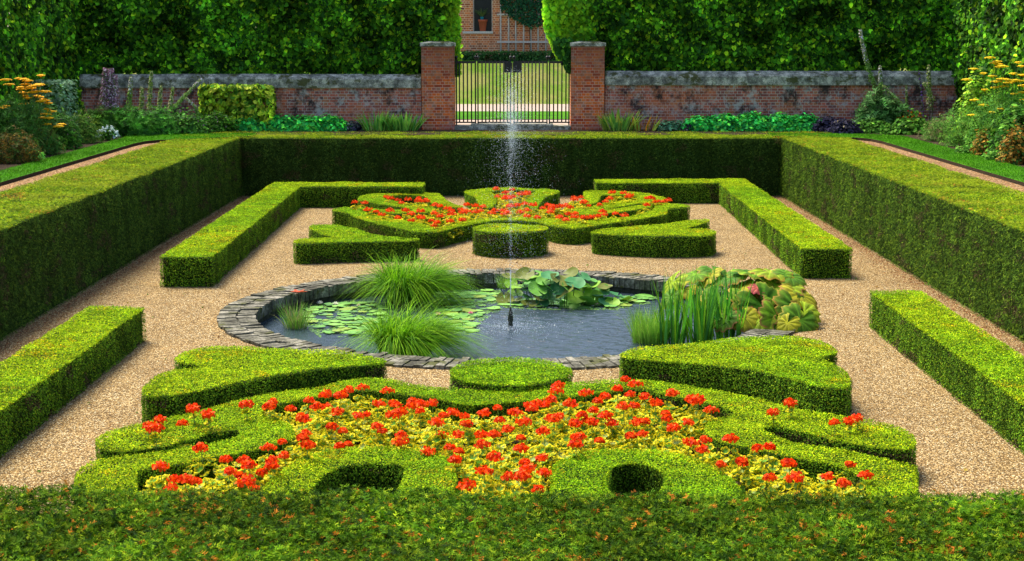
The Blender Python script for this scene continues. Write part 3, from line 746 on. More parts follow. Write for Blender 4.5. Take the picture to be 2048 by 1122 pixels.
# lily flowers
def lily(px, py, col, label, s=.07):
    x, y = W(px, py, WZ); t = thing('lily_flower', label, 'flower', (x, y, WZ + .01)); g = Geo()
    for ring, (m_, tilt) in enumerate(((8, .5), (8, .9), (5, 1.25))):
        for i in range(m_):
            a = i * 2 * math.pi / m_ + ring * .4; d = np.array([math.cos(a), math.sin(a), 0]); n_ = np.array([-math.sin(a), math.cos(a), 0]); u = d * math.cos(tilt) + np.array([0, 0, math.sin(tilt)])
            V = [np.zeros(3), u * s * .5 + n_ * s * .2, u * s, u * s * .5 - n_ * s * .2]; g.add(V, [(0, 1, 2, 3)], col)
    g.build('petals', 'petal', t)
    g = Geo(); g.lathe([(.012, 0), (.016, .02), (.006, .035)], C=(.7, .45, .03), n=8); g.build('flower_centre', 'petal', t)
lily(640, 610, (.85, .85, .75), 'white water lily at the left end of the pads')
lily(671, 612, (.85, .85, .75), 'larger white water lily left of the upper tussock')
lily(717, 614, (.8, .8, .6), 'cream water lily beside the floating pads near the tussock', .05)
lily(941, 630, (.75, .25, .40), 'pink water lily bud left of the fountain', .06)
lily(876, 632, (.8, .45, .42), 'pale pink water lily right of the near tussock', .06)
lily(1192, 612, (.75, .5, .5), 'blush water lily under the raised lily leaves', .06)

# raised lily leaves
x0, y0 = W(1125, 602, WZ)
t = thing('water_lily_clump', 'big mound of round water lily leaves raised above the water behind the fountain', 'water lily', (x0, y0, WZ))
def big_pad(g, c, nrm, r, col, cup=.2, n=16, vein=None):
    nrm = nrm / np.linalg.norm(nrm); u = np.cross(nrm, [0, 1, .1]); u /= np.linalg.norm(u); v = np.cross(nrm, u)
    th = rng.uniform(0, 6.28); a = np.linspace(.12, 2 * math.pi - .12, n) + th; V = [c]; C = [np.array(col) * 1.15]
    for k, (f, z) in enumerate(((.5, .05), (.85, .35), (1, .6))):
        wob = cup * z * (1 + .6 * np.sin(a * 2 + th)) + .05 * np.sin(a * 5 + th) * f
        V += list(c + (np.cos(a)[:, None] * u + np.sin(a)[:, None] * v) * r * f + wob[:, None] * nrm * r)
        C += [np.array(col) * (1.0 if k < 2 else 1.25)] * n
    F = [(0, i + 1, i + 2) for i in range(n - 1)]
    for k in range(2): F += [(1 + k * n + i, 1 + (k + 1) * n + i, 2 + (k + 1) * n + i, 2 + k * n + i) for i in range(n - 1)]
    g.add(np.array(V), F, np.array(C), 0, True)
lp_spots = [(1030, 585, .1, .13), (1020, 552, .35, .14), (1050, 548, .42, .15), (1085, 545, .45, .15), (1040, 572, .25, .15), (1065, 565, .33, .16), (1120, 560, .42, .17), (1098, 575, .3, .14), (1078, 592, .15, .13), (1105, 598, .12, .14), (1130, 585, .25, .17), (1150, 565, .38, .16), (1165, 582, .22, .15), (1185, 570, .3, .14), (1200, 585, .16, .15), (1215, 598, .06, .14), (1235, 590, .1, .14), (1140, 605, .06, .16), (1175, 603, .07, .15), (1060, 606, .05, .14), (1100, 550, .48, .14), (1140, 548, .45, .15), (1210, 572, .25, .12), (1010, 598, .05, .14), (1045, 560, .38, .12), (1075, 578, .28, .15), (1155, 595, .14, .15), (1120, 575, .3, .15), (1190, 592, .12, .13), (1225, 605, .04, .12), (1090, 562, .38, .14), (1030, 600, .05, .13), (1165, 552, .42, .13), (1180, 560, .36, .12), (1250, 600, .03, .13), (1058, 582, .22, .11), (1090, 585, .2, .12), (1115, 590, .16, .11), (1145, 592, .15, .12), (1205, 578, .2, .11), (1170, 573, .3, .11), (1072, 552, .42, .11), (1135, 575, .32, .11), (1022, 565, .28, .10), (1085, 604, .06, .11), (1210, 604, .05, .11), (1055, 596, .1, .10)]
for px, py, hz, r in lp_spots:
    x, y = W(px, py + 2, WZ + hz); g = Geo()
    y = y0 + (y - y0) * .9
    nr = np.array([rng.normal() * .35, -.35 + rng.normal() * .4, 1.0])
    col = [(.09, .30, .04), (.15, .38, .05), (.06, .24, .08), (.20, .40, .03), (.14, .17, .02)][int(rng.integers(5))]
    big_pad(g, np.array([x - x0, y - y0, hz]), nr, r * 1.05, col)
    g.tube([(x - x0, y - y0, hz), ((x - x0) * .9, (y - y0) * .9, hz * .5), ((x - x0) * .8, (y - y0) * .8, -.05)], .007, (.12, .22, .05), 5)
    g.build('leaf', 'pad', t)

# ------------------------------------------------------------------ grasses and straps
def blades(g, roots, dirs, length, width, droop, cols, seg=7, twist=.3, tipcol=None):
    """ribbon blades; dirs = start direction; droop = how far the tip bends over"""
    N = len(roots); s = np.linspace(0, 1, seg + 1)
    dirs = dirs / np.linalg.norm(dirs, axis=1)[:, None]
    hor = dirs * [1, 1, 0]; hn = hor / (np.linalg.norm(hor, axis=1)[:, None] + 1e-6)
    P = roots[:, None] + dirs[:, None] * (length[:, None] * s)[..., None] + hn[:, None] * (droop[:, None] * length[:, None] * s ** 2 * .55)[..., None]
    P[..., 2] -= droop[:, None] * length[:, None] * (s ** 2.2) * .9
    side = np.cross(dirs, rng.normal(size=(N, 3)) * twist + np.c_[hn[:, :2], np.zeros(N)]); side /= np.linalg.norm(side, axis=1)[:, None] + 1e-6
    wd = width[:, None] * np.clip(1.05 - s ** 2, .06, 1) * np.clip(.5 + s * 2, 0, 1)
    V = np.stack([P - side[:, None] * wd[..., None] / 2, P + side[:, None] * wd[..., None] / 2], 2)
    C = np.repeat(cols[:, None], (seg + 1) * 2, 1)
    if tipcol is not None:
        m = np.repeat(np.clip((s - .7) / .3, 0, 1), 2)[None, :, None] * .7; C = C * (1 - m) + np.array(tipcol) * m
    base = (np.arange(N) * (seg + 1) * 2)[:, None, None]
    q = np.array([(2 * i, 2 * i + 1, 2 * i + 3, 2 * i + 2) for i in range(seg)])
    g.add(V.reshape(-1, 3), (q[None] + base).reshape(-1, 4), C.reshape(-1, 3))
def tussock(name, label, cat, px, py, z, n, r, ln, wid, droop, cols, lean=(0, 0), spread=.5, name2='blades', seg=8, flat=1.0, tip=None, group=None, zz=None):
    x, y = W(px, py, z); t = thing(name, label, cat, (x, y, z), group); g = Geo()
    a = rng.uniform(0, 6.28, n); rr = r * np.sqrt(rng.random(n))
    roots = np.c_[np.cos(a) * rr, np.sin(a) * rr * flat, rng.uniform(-.06, .0, n)]
    k = rng.uniform(0, spread, n)
    dirs = np.c_[np.cos(a) * k + lean[0] + rng.normal(size=n) * .1, np.sin(a) * k + lean[1] + rng.normal(size=n) * .1, np.ones(n)]
    L = ln * rng.uniform(.55, 1.1, n)
    blades(g, roots, dirs, L, wid * rng.uniform(.6, 1.2, n), droop * rng.uniform(.4, 1.3, n), pal(n, cols, [1] * len(cols)), seg, tipcol=tip)
    g.build(name2, 'leaf', t)
    return t
GR = [(.08, .24, .005), (.14, .33, .006), (.22, .42, .012), (.03, .10, .004)]
def swept(px, py, z, label, n, R_, ln, lean, droop):
    t = tussock('grass_tussock', label, 'grass clump', px, py, z, n, R_, ln, .011, droop, GR, lean=lean, spread=.44)
    g = Geo(); g.lathe([(R_ * .9, -.3), (R_ * .8, -.02), (R_ * .45, .05), (.02, .08)], C=(.05, .045, .02), n=14); g.build('root_mat', 'soil', t)
swept(815, 592, WZ + .1, 'upper arching grass tussock on the far left rim of the pond', 3400, .36, 1.14, (.15, .05), .98)
swept(810, 700, -.1, 'nearer arching grass tussock hanging over the pond coping', 3200, .34, 1.02, (.17, .0), .98)
tussock('sedge', 'small upright sedge clump in the left end of the pond', 'grass clump', 590, 655, WZ, 260, .16, .50, .010, .3, [(.10, .25, .03), (.16, .32, .04), (.22, .22, .08)], spread=.45)
tussock('sedge', 'tiny sedge tuft at the back rim left of the raised lily leaves', 'grass clump', 1008, 572, -.1, 120, .10, .30, .008, .3, [(.14, .28, .03), (.2, .34, .05)], spread=.4)
tussock('sedge', 'fine feathery sedge between the open water and the irises', 'grass clump', 1300, 684, WZ, 900, .24, .62, .008, .25, [(.12, .28, .03), (.2, .4, .04), (.28, .44, .06)], spread=.3)
tussock('sedge', 'thin grass behind the irises at the right back rim', 'grass clump', 1400, 575, -.05, 260, .25, .42, .007, .3, [(.16, .32, .04), (.3, .4, .08)], spread=.4)
IR = [(.07, .26, .018), (.11, .34, .03), (.05, .19, .03), (.20, .42, .02)]
for i, (px, py, n, ln, lb) in enumerate(((1345, 690, 70, 1.12, 'iris clump with tall sword leaves nearest the open water'), (1400, 692, 75, 1.18, 'middle iris clump of tall sword leaves in the pond'), (1455, 688, 60, 1.15, 'iris clump of sword leaves beside the big lobed leaves'))):
    tussock('iris', lb, 'iris', px, py, WZ, n, .19, ln, .036, .10, IR, spread=.22, name2='sword_leaves', seg=6)

# umbrella plant with big lobed leaves
x0, y0 = W(1530, 648, .0)
t = thing('umbrella_plant', 'big mound of large lobed leaves with yellow and red edges at pond right', 'plant', (x0, y0, 0))
def lobed(c, nrm, r, col, edge, lobes=9, rot=0):
    g = Geo(); nrm = nrm / np.linalg.norm(nrm); u = np.cross(nrm, [0, .2, 1]); u /= np.linalg.norm(u); v = np.cross(u, nrm)
    n = lobes * 7; a = np.linspace(-math.pi * .90, math.pi * .90, n) - math.pi / 2 + rot
    ph_ = ((a + math.pi / 2 - rot) / (math.pi * 1.8) + .5) * lobes; tri_ = np.abs((ph_ % 1) - .5) * 2
    lob = 1.0 - .17 * tri_ ** 2.0 + .05 * np.sign(np.sin(ph_ * 6.28 * 3)) * .5 + rng.uniform(-.03, .03, n)
    fold = 1 - tri_
    V = [c]; C = [np.array(col) * 1.6]
    for k, (f, z) in enumerate(((.3, .05), (.62, .06), (.90, .0), (1.0, -.07))):
        rad = r * f * (1 + (lob - 1) * (f ** 2))
        zz = r * (z - fold * .10 * f)
        V += list(c + (np.cos(a)[:, None] * u + np.sin(a)[:, None] * v) * rad[:, None] + zz[:, None] * nrm)
        base = np.array(col) * (.85 + .65 * (fold > .80)[:, None]) * rng.uniform(.85, 1.15, (n, 1))
        mix_ = {0: 0, 1: .0, 2: .12, 3: .85}[k]
        C += list(base * (1 - mix_) + np.array(edge) * mix_)
    F = [(0, i + 1, i + 2) for i in range(n - 1)]
    for k in range(3): F += [(1 + k * n + i, 1 + (k + 1) * n + i, 2 + (k + 1) * n + i, 2 + k * n + i) for i in range(n - 1)]
    g.add(np.array(V), F, np.array(C), 0, True)
    b = c * [.45, .45, .0] + [0, 0, .0]
    g.tube([c, c * [.8, .8, .6], b], [.008, .010, .014], (.16, .20, .05), 6)
    return g
GRN = [(.07, .20, .010), (.14, .30, .010), (.26, .38, .012), (.09, .22, .012), (.36, .36, .015)]
EDG = [(.55, .42, .04), (.60, .28, .05), (.40, .40, .04), (.50, .14, .08)]
spots = [(1525, 612, .36), (1500, 600, .28), (1565, 575, .30), (1590, 615, .26), (1480, 575, .26), (1460, 555, .24), (1500, 548, .24), (1540, 545, .27), (1580, 553, .24), (1600, 590, .24), (1470, 615, .24), (1555, 635, .24), (1520, 640, .2), (1600, 640, .24), (1420, 560, .22), (1440, 595, .22), (1545, 595, .24), (1515, 572, .2), (1570, 600, .24), (1490, 635, .22), (1430, 545, .2), (1395, 555, .2), (1350, 570, .2), (1345, 600, .2), (1575, 650, .2), (1450, 640, .2), (1535, 560, .22), (1590, 570, .2), (1410, 590, .2), (1370, 585, .18), (1480, 545, .2), (1560, 550, .2), (1608, 625, .2)]
for i, (px, py, r) in enumerate(spots):
    # a dome of leaves: height rises toward the middle and back
    u_ = (px - 1520) / 95; v_ = (650 - py) / 105.0
    Yd = y0 - .55 + 1.05 * v_ + .35 * (1 - abs(u_)) * 0
    X, Z = VZ(px, py, Yd)
    r *= rng.uniform(.9, 1.3); nr = np.array([u_ * .5 + rng.normal() * .28, -.75 + v_ * .45 + rng.normal() * .25, .6 + v_ * .6]); c = np.array([X - x0, Yd - y0, max(Z, .12)])
    col = GRN[i % 5]; e = EDG[int(rng.integers(4))]
    if px < 1440: c[1] += .25
    lobed(c, nr, r, col, e, rot=rng.uniform(-.6, .6)).build('leaf', 'bigleaf', t)
X, Z = VZ(1516, 574, y0 + .1)
lobed(np.array([X - x0, .05, Z]), np.array([0, -.4, 1]), .16, (.45, .10, .08), (.5, .06, .10)).build('young_leaf', 'bigleaf', t)
# fallen leaf on the coping
x, y = W(597, 585, .05); g = Geo()
for i in range(5):
    a = -1.2 + i * .6; d = np.array([math.sin(a), math.cos(a) * .9, 0]); p = np.array([d[1], -d[0], 0])
    g.add([np.zeros(3), d * .08 + p * .035 + [0, 0, .02], d * .15 + [0, 0, .03 * (i % 2)], d * .08 - p * .035 + [0, 0, .012]], [(0, 1, 2, 3)], (.55, .09, .03))
g.tube([(0, 0, 0), (-.02, -.05, .01), (-.03, -.10, .0)], .003, (.4, .1, .03), 5)
o = tag(g.build('fallen_leaf', 'petal'), 'single red brown leaf lying on the left pond coping', 'leaf'); o.location = (x, y, .055)

# ------------------------------------------------------------------ geraniums
def gleaf():
    n = 14; a = np.linspace(.25, 2 * math.pi - .25, n); V = [(0, 0, 0, 0)]; 
    for f, z in ((.45, .06), (.72, .16), (1.0, .24)):
        for i, t_ in enumerate(a): V.append((math.cos(t_) * f * .5 * (1 + .10 * math.sin(i * 2.2) * (f > .9)), math.sin(t_) * f * .5 * (1 + .10 * math.sin(i * 2.2) * (f > .9)), z + .06 * math.sin(i * 2.2) * (f > .7), 0))
    V = arr(V)[:, :3]
    F = [(0, i + 1, i + 2) for i in range(n - 1)]
    for k in range(2): F += [(1 + k * n + i, 1 + (k + 1) * n + i, 2 + (k + 1) * n + i, 2 + k * n + i) for i in range(n - 1)]
    tint = np.zeros((len(V), 4))
    tint[1 + n:1 + 2 * n] = (.10, .045, .012, .55); tint[1 + 2 * n:] = (.78, .66, .012, .97)
    tint[1 + n:1 + 2 * n:2] = (.78, .66, .012, .75)
    return (V, F, tint)
GLEAF = gleaf()
def geranium(seed, leafn=34, rad=.20, hh=.30, head=True, ls=.085, hs=.058):
    t = bpy.data.objects.new('geranium', None); COL.objects.link(t)
    tag(t, 'red geranium', 'geranium', 'red geraniums'); t.empty_display_size = .1
    g = Geo(); a = rng.uniform(0, 6.28, leafn); r = rad * np.sqrt(rng.random(leafn))
    z = hh * (1 - .45 * (r / rad) ** 2) * rng.uniform(.72, 1.08, leafn)
    P = np.c_[np.cos(a) * r, np.sin(a) * r, z]
    Nn = np.c_[np.cos(a) * r * 2.2, np.sin(a) * r * 2.2 , np.ones(leafn) * .9] + rng.normal(size=(leafn, 3)) * .28
    g.inst(GLEAF, P, Nn, ls * rng.uniform(.7, 1.25, leafn), pal(leafn, [(.08, .22, .02), (.13, .30, .04), (.26, .36, .12)], [3, 3, 1]))
    for i in range(0, leafn, 4):
        g.tube([(0, 0, 0), P[i] * [.6, .6, .6], P[i]], .003, (.16, .26, .06), 4, cap=False)
    g.build('foliage', 'leaf', t)
    if head:
        g = Geo(); ox, oy = rng.uniform(-.05, .05, 2); hz = hh + rng.uniform(.06, .12)
        g.tube([(0, 0, .1), (ox * .5, oy * .5, hh * .8), (ox, oy, hz)], .0035, (.22, .36, .08), 5, cap=False)
        g.build('stem', 'leaf', t)
        g = Geo(); n = 84
        d = rng.normal(size=(n, 3)); d[:, 2] = np.abs(d[:, 2]) * .85 - .12; d /= np.linalg.norm(d, axis=1)[:, None]
        P = np.array([ox, oy, hz]) + d * hs * rng.uniform(.75, 1.15) * np.array([1, 1, .78]) * rng.uniform(.5, 1.2, (n, 1))
        g.inst(OVAL, P, d + rng.normal(size=(n, 3)) * .6, rng.uniform(.026, .042, n), pal(n, [(.95, .075, .003), (1.0, .14, .006), (.75, .035, .003)], [4, 3, 2]))
        g.build('flower_head', 'petal', t)
    return t
nearP = E_([(465, 240), (215, 270), (315, 295), (635, 220), (600, 265), (715, 275), (840, 215), (930, 165), (1020, 255), (990, 320), (1135, 205), (1350, 235), (1130, 255), (1190, 270), (1515, 255), (1300, 310), (1390, 320), (1640, 325), (1410, 360), (1590, 375), (1735, 365), (1940, 390), (2010, 395), (455, 350), (600, 365), (710, 400), (860, 330), (1135, 385), (1200, 410), (1055, 460), (1010, 470), (425, 465), (785, 480), (620, 495), (430, 540), (500, 595), (850, 570), (745, 630), (1580, 480), (1530, 490), (1800, 490), (1285, 540), (1280, 590), (1460, 625), (1625, 605), (1710, 560), (1870, 570), (1970, 595), (270, 565), (150, 680), (180, 735), (310, 710), (1715, 760), (1850, 680), (45, 830), (210, 810), (1995, 780), (1900, 880), (1820, 945), (190, 360), (1760, 650), (30, 950), (450, 700)]) + \
    G_([(630, 175), (630, 235), (160, 290), (245, 345), (375, 275), (485, 280), (540, 290), (600, 290), (390, 330), (885, 245), (970, 240), (1040, 280), (1125, 210), (1225, 205), (1285, 180), (1365, 240), (1545, 250), (1705, 270), (1770, 280), (1195, 72), (1240, 295), (960, 325), (1200, 370), (1415, 335), (1570, 360), (1685, 375), (1810, 335), (1905, 375), (535, 385), (720, 340), (640, 375), (780, 385), (900, 400), (920, 440), (1010, 430), (1100, 440), (1300, 395), (1390, 425), (1480, 410), (335, 440), (595, 465), (780, 490), (770, 545), (860, 560), (1030, 565), (1580, 470), (1320, 510), (1560, 530), (210, 510), (385, 520), (560, 550), (1680, 580), (1800, 590), (1840, 650), (310, 690), (530, 720), (815, 665), (370, 800), (530, 840), (420, 880), (185, 905), (300, 960), (425, 970), (1300, 570)]) + \
    C_([(1120, 710), (1270, 775), (1440, 740), (755, 845), (835, 890), (850, 945), (950, 930), (1010, 935), (1280, 880), (1370, 870), (1510, 830), (1490, 960)]) + \
    D_([(305, 630), (490, 640), (650, 700), (385, 735), (490, 775), (225, 780), (840, 815), (900, 925), (1150, 870), (1285, 745), (1415, 880), (1210, 965), (625, 870)])
hedgeP = C_([(630, 450), (755, 375), (1030, 335), (1155, 380), (900, 460), (705, 515), (1455, 300)]) + D_([(1390, 370), (1325, 395), (1200, 430), (700, 320), (840, 270)])
nearproto = [geranium(i) for i in range(6)]
used = [False] * 6
NL = 'red geranium with yellow edged leaves in the near flower bed'
def plant_at(p, protos, used, label, group, z=0.0, sc=1.0, hz=.36):
    k = int(rng.integers(len(protos))); x, y = W(p[0], p[1], z + hz * sc)
    if used[k]: o = copy_tree(protos[k], (x, y, z), rng.uniform(0, 6.28), sc=sc)
    else:
        o = protos[k]; o.location = (x, y, z); used[k] = True; o.scale = (sc,) * 3
    o.scale = (sc * rng.uniform(.86, 1.12),) * 3
    tag(o, label, 'geranium', group)
for p in nearP: plant_at(p, nearproto, used, NL, 'geraniums of the near bed', hz=.38)
# leafy ones between them, where no head shows
lf = [geranium(20 + i, 30, .20, .27, False) for i in range(3)]; lu = [False] * 3
heads = np.array([W(x, y, .38) for x, y in nearP])
nb = world_loop(C_([(600, 1040), (600, 900), (1300, 790)]) + E_([(20, 700), (250, 640), (420, 480), (300, 350), (700, 260), (1000, 240), (1600, 330)]) + G_([(400, 340), (800, 300), (1200, 230), (1500, 320), (1800, 420), (1780, 560)]) + D_([(120, 560), (250, 690), (700, 780), (1300, 900), (1350, 1040), (500, 1040), (300, 820), (0, 720)]) + G_([(1500, 640), (1150, 600), (800, 660), (600, 720), (540, 900), (520, 1040)]) + E_([(1760, 1040), (1760, 800), (1650, 680), (1350, 590), (1000, 590), (600, 640), (350, 740), (120, 900), (30, 1040)]), .27, 0)
S = sample_poly([nb], 60); rng.shuffle(S); extra = []
for s_ in S:
    if len(extra) >= 34: break
    d = np.linalg.norm(heads - s_, axis=1).min()
    if d < .19 or any(np.linalg.norm(s_ - q) < .25 for q in extra): continue
    extra.append(s_)
for s_ in extra:
    k = int(rng.integers(3))
    o = copy_tree(lf[k], (s_[0], s_[1], 0), rng.uniform(0, 6.28)) if lu[k] else lf[k]
    if not lu[k]: o.location = (s_[0], s_[1], 0)
    lu[k] = True; tag(o, 'flowerless geranium with yellow edged leaves in the near flower bed', 'geranium', 'leafy geraniums of the near bed')
hp = [geranium(40 + i, 5, .07, .26, True) for i in range(2)]; hu = [False] * 2
for p in hedgeP: plant_at(p, hp, hu, 'lone red geranium head poking through the near scroll hedge', 'geraniums in the near scroll hedge', z=.12, hz=.34)
farP = A_([(670, 165), (710, 195), (800, 200), (850, 215), (905, 215), (1025, 180), (1050, 205), (1065, 235), (985, 240), (515, 320), (590, 320), (650, 360), (700, 355), (785, 365), (860, 340), (955, 355), (1010, 375), (1035, 350), (940, 410), (1040, 400), (1120, 400), (1150, 345), (1200, 290), (1250, 280), (1320, 295), (1430, 290), (1520, 275), (1500, 320), (1360, 345), (1460, 355), (1560, 355), (1370, 390), (1440, 400), (1220, 455), (1150, 460), (1330, 430), (1240, 395), (1590, 280), (1690, 260), (1660, 300), (1740, 350), (1800, 320), (1880, 340), (1825, 105), (1900, 130), (1830, 155), (1890, 195), (1970, 85), (1960, 200), (1940, 265), (370, 222), (435, 226)]) + \
    B_([(50, 130), (290, 135), (260, 155), (130, 160), (190, 170), (60, 195), (110, 210), (90, 265), (170, 280), (270, 265), (260, 315), (340, 300), (100, 350), (30, 345), (190, 340), (370, 365), (300, 365), (420, 300), (470, 285), (510, 250), (560, 290), (500, 310), (540, 340), (610, 290), (690, 250), (770, 185), (840, 180), (770, 220), (850, 220), (830, 250), (910, 250), (1000, 235), (1090, 205), (1130, 195), (1160, 150), (1255, 155), (1290, 185), (1350, 170), (705, 290), (685, 355), (770, 320), (700, 405), (790, 390), (845, 410), (925, 370), (1030, 350), (1085, 340), (1165, 350), (1250, 370), (1005, 380), (1500, 180), (1525, 225), (1490, 265), (1610, 220), (1650, 220), (1710, 200), (640, 380), (600, 350)])
fp = [geranium(60 + i, 50, .215, .31, True, .10, .078) for i in range(4)]; fu = [False] * 4
for p in farP: plant_at(p, fp, fu, 'red geranium in the distant flower bed behind the pond', 'geraniums of the far bed', hz=.40)

# ------------------------------------------------------------------ brick walls, pillars, gate
YW = 41.53
def wall(x0, x1, zb, zc, zt, label, name='brick_wall', y=YW, th=.34):
    t = thing(name, label, 'brick wall', (0, 0, 0))
    g = Geo(); g.box(x0, x1, y, y + th, zb - .3, zc); g.build('brickwork', 'brick', t)
    g = Geo(); xs = np.arange(x0, x1, .95); xs = np.append(xs, x1)
    for a_, b_ in zip(xs[:-1], xs[1:]):
        if b_ - a_ < .05: continue
        dz = rng.uniform(-.006, .006); dy = rng.uniform(-.008, .008); h_ = zt - zc
        pr = [(-.06 + dy, .003), (-.06 + dy, h_ * .62 + dz), (-.02 + dy, h_ * .74 + dz), (th * .5, h_ + dz), (th + .05, h_ * .7 + dz), (th + .06, .003)]
        V = [(xx, y + p_, zc + q_) for xx in (a_ + .003, b_ - .003) for p_, q_ in pr]; k = len(pr)
        g.add(V, [(i, (i + 1) % k, k + (i + 1) % k, k + i) for i in range(k)] + [tuple(range(k))[::-1], tuple(range(k, 2 * k))])
    g.build('coping', 'coping', t)
wall(-13, -2.42, 1.45, 2.56, 2.92, 'mossy brick wall with stone coping left of the gate')
wall(2.47, 13, 1.45, 2.63, 3.0, 'mossy brick wall with stone coping right of the gate')
for s, x0, x1 in ((-1, -2.40, -1.53), (1, 1.57, 2.45)):
    t = thing('gate_pillar', 'square brick gate pillar with flat stone cap, %s of the gate' % ('left' if s < 0 else 'right'), 'pillar', ((x0 + x1) / 2, YW, 1.45)); hw = (x1 - x0) / 2
    g = Geo(); g.box(-hw, hw, -.12, .70, 0, 2.20); g.build('shaft', 'pillarbrick', t)
    g = Geo(); g.box(-hw - .03, hw + .03, -.15, .73, 2.203, 2.30)
    V = [(-hw - .01, -.13, 2.30), (hw + .01, -.13, 2.30), (hw + .01, .71, 2.30), (-hw - .01, .71, 2.30), (-hw * .5, .12, 2.335), (hw * .5, .12, 2.335), (hw * .5, .45, 2.335), (-hw * .5, .45, 2.335)]
    g.add(V, [(0, 1, 5, 4), (1, 2, 6, 5), (2, 3, 7, 6), (3, 0, 4, 7), (4, 5, 6, 7)]); g.build('cap', 'coping', t)
g = Geo(); g.box(-1.525, 1.565, YW - .18, YW + .55, 1.2, 1.555); g.box(-1.1, 1.1, YW - .12, YW + .5, 1.558, 1.60)
tag(g.build('stone_step', 'coping'), 'dark stone step under the iron gate', 'step')
YG = YW + .2
def gx(px): return VZ(px, 200, YG)[0]
def gz(py): return VZ(1024, py, YG)[1]
zb, zt = gz(246), gz(122)
def gate_panel(name, label, x0, x1, nb, posts, latch=None):
    xm = (x0 + x1) / 2; t = thing(name, label, 'gate', (xm, YG, zb - .03)); bz = zb - .03
    g = Geo()
    g.box(x0 - xm, x1 - xm, -.015, .015, zt - .06 - bz, zt - bz); g.build('top_rail', 'iron', t)
    g = Geo(); g.box(x0 - xm, x1 - xm, -.015, .015, zb - bz, zb - bz + .035); g.build('bottom_rail', 'iron', t)
    g = Geo()
    for i in range(1, nb + 1):
        x = x0 + (x1 - x0) * i / (nb + 1) - xm; g.tube([(x, 0, zb - bz + .02), (x, 0, zt - bz - .02)], .020, n=6)
    g.build('bars', 'iron', t)
    for px_ in posts:
        g = Geo(); x = px_ - xm; g.box(x - .018, x + .018, -.02, .02, -.06, zt - bz + .05)
        a = np.arange(8)
        g.lathe([(.012, 0), (.034, .02), (.042, .045), (.034, .07), (.01, .09)], (x, 0, zt - bz + .05), n=10)
        g.build('post', 'iron', t)
    if latch is not None:
        g = Geo(); g.box(latch[0] - xm, latch[1] - xm, -.035, -.0165, gz(145) - bz, gz(125) - bz)
        g.box(latch[0] - xm + .03, latch[1] - xm - .03, -.04, -.0355, gz(132) - bz, gz(131) - bz)
        g.build('lock_plate', 'iron', t)
gate_panel('iron_railing', 'short fixed iron railing beside the left pillar', gx(911), gx(951), 4, [gx(913), gx(951)])
gate_panel('iron_gate', 'left leaf of the black iron gate', gx(957), gx(1022), 8, [gx(956), gx(1021)], (gx(1009), gx(1024.6)))
gate_panel('iron_gate', 'right leaf of the black iron gate', gx(1028), gx(1093), 8, [gx(1028), gx(1094)], (gx(1025.2), gx(1042)))
gate_panel('iron_railing', 'short fixed iron railing beside the right pillar', gx(1099), gx(1140), 4, [gx(1099), gx(1138)])

# ------------------------------------------------------------------ house beyond
YH = 63.6
def hx(px): return VZ(px, 50, YH)[0]
def hz_(py): return VZ(1024, py, YH)[1]
t = thing('brick_house', 'brick house with dark window seen above the gate', 'house', (0, YH, 2.9))
g = Geo(); wx0, wx1 = hx(946), hx(985); sz = hz_(66) - 2.9; top = 6.2; wt_ = sz + 1.9
g.box(-9, wx0, 0, .35, -.2, top); g.box(wx1, 9, 0, .35, -.2, top); g.box(wx0, wx1, 0, .35, -.2, sz); g.box(wx0, wx1, 0, .35, wt_, top)
g.box(-9, 9, 6.6, 7, -.2, top); g.box(-9, -8.65, .35, 6.6, -.2, top); g.box(8.65, 9, .35, 6.6, -.2, top)
g.build('walls', 'housebrick', t)
g = Geo(); g.add([(-9.4, -.4, top - .1), (9.4, -.4, top - .1), (9.4, 7.4, top - .1), (-9.4, 7.4, top - .1), (-9.4, 3.5, top + 2.0), (9.4, 3.5, top + 2.0)], [(0, 1, 5, 4), (2, 3, 4, 5), (0, 4, 3), (1, 2, 5), (3, 2, 1, 0)]); g.build('roof', 'roof', t)
g = Geo(); g.box(wx0, wx1, .22, .26, sz, wt_); wn = g.build('window', 'glass', t)
g = Geo()
for a_, b_ in ((wx0, wx0 + .04), (wx1 - .04, wx1)): g.box(a_, b_, .17, .215, sz, wt_)
g.build('frame', 'greywood', wn)
g = Geo(); g.box(hx(925), wx1 + .02, -.10, .2, sz - .02, sz + .07); g.build('sill', 'sillstone', t)
t = thing('trellis', 'grey wooden trellis on the house wall', 'trellis', (0, YH - .08, 2.9))
for px in (1002, 1017, 1032, 1047, 1062, 1077, 1092):
    g = Geo(); x = hx(px); j = rng.uniform(-.02, .02); g.tube([(x, 0, -.05), (x + j, 0, 1.3), (x, 0, 3.0)], .034, n=4); g.build('upright', 'greywood', t)
for py, a_, b_ in ((84, 994, 1096), (29, 994, 1096), (-20, 994, 1096)):
    g = Geo(); z = hz_(py) - 2.9; g.box(hx(a_), hx(b_), -.052, -.028, z - .035, z + .035); g.build('crossbar', 'greywood', t)
def scatter(g, n, x, y, z, T, s, cols, wts=None, nb=(0, -1, .35), sp=.55, up=(0, 0, -1), spin=.5, dens=None, thr=.4, seed=1, fs=2.0):
    P = np.c_[rng.uniform(x[0], x[1], n), rng.uniform(y[0], y[1], n), rng.uniform(z[0], z[1], n)]
    if dens: P = P[vn(np.c_[P[:, 0] + P[:, 1], P[:, 2]], fs, seed) > thr]
    n = len(P); Nn = np.array(nb) + rng.normal(size=(n, 3)) * sp
    g.inst(T, P, Nn, s * rng.uniform(.7, 1.3, n), pal(n, cols, wts or [1] * len(cols)), up=up, spin=spin)
t = thing('climber', 'dark climbing shrub covering the upper trellis', 'climber', (0, 0, 2.9))
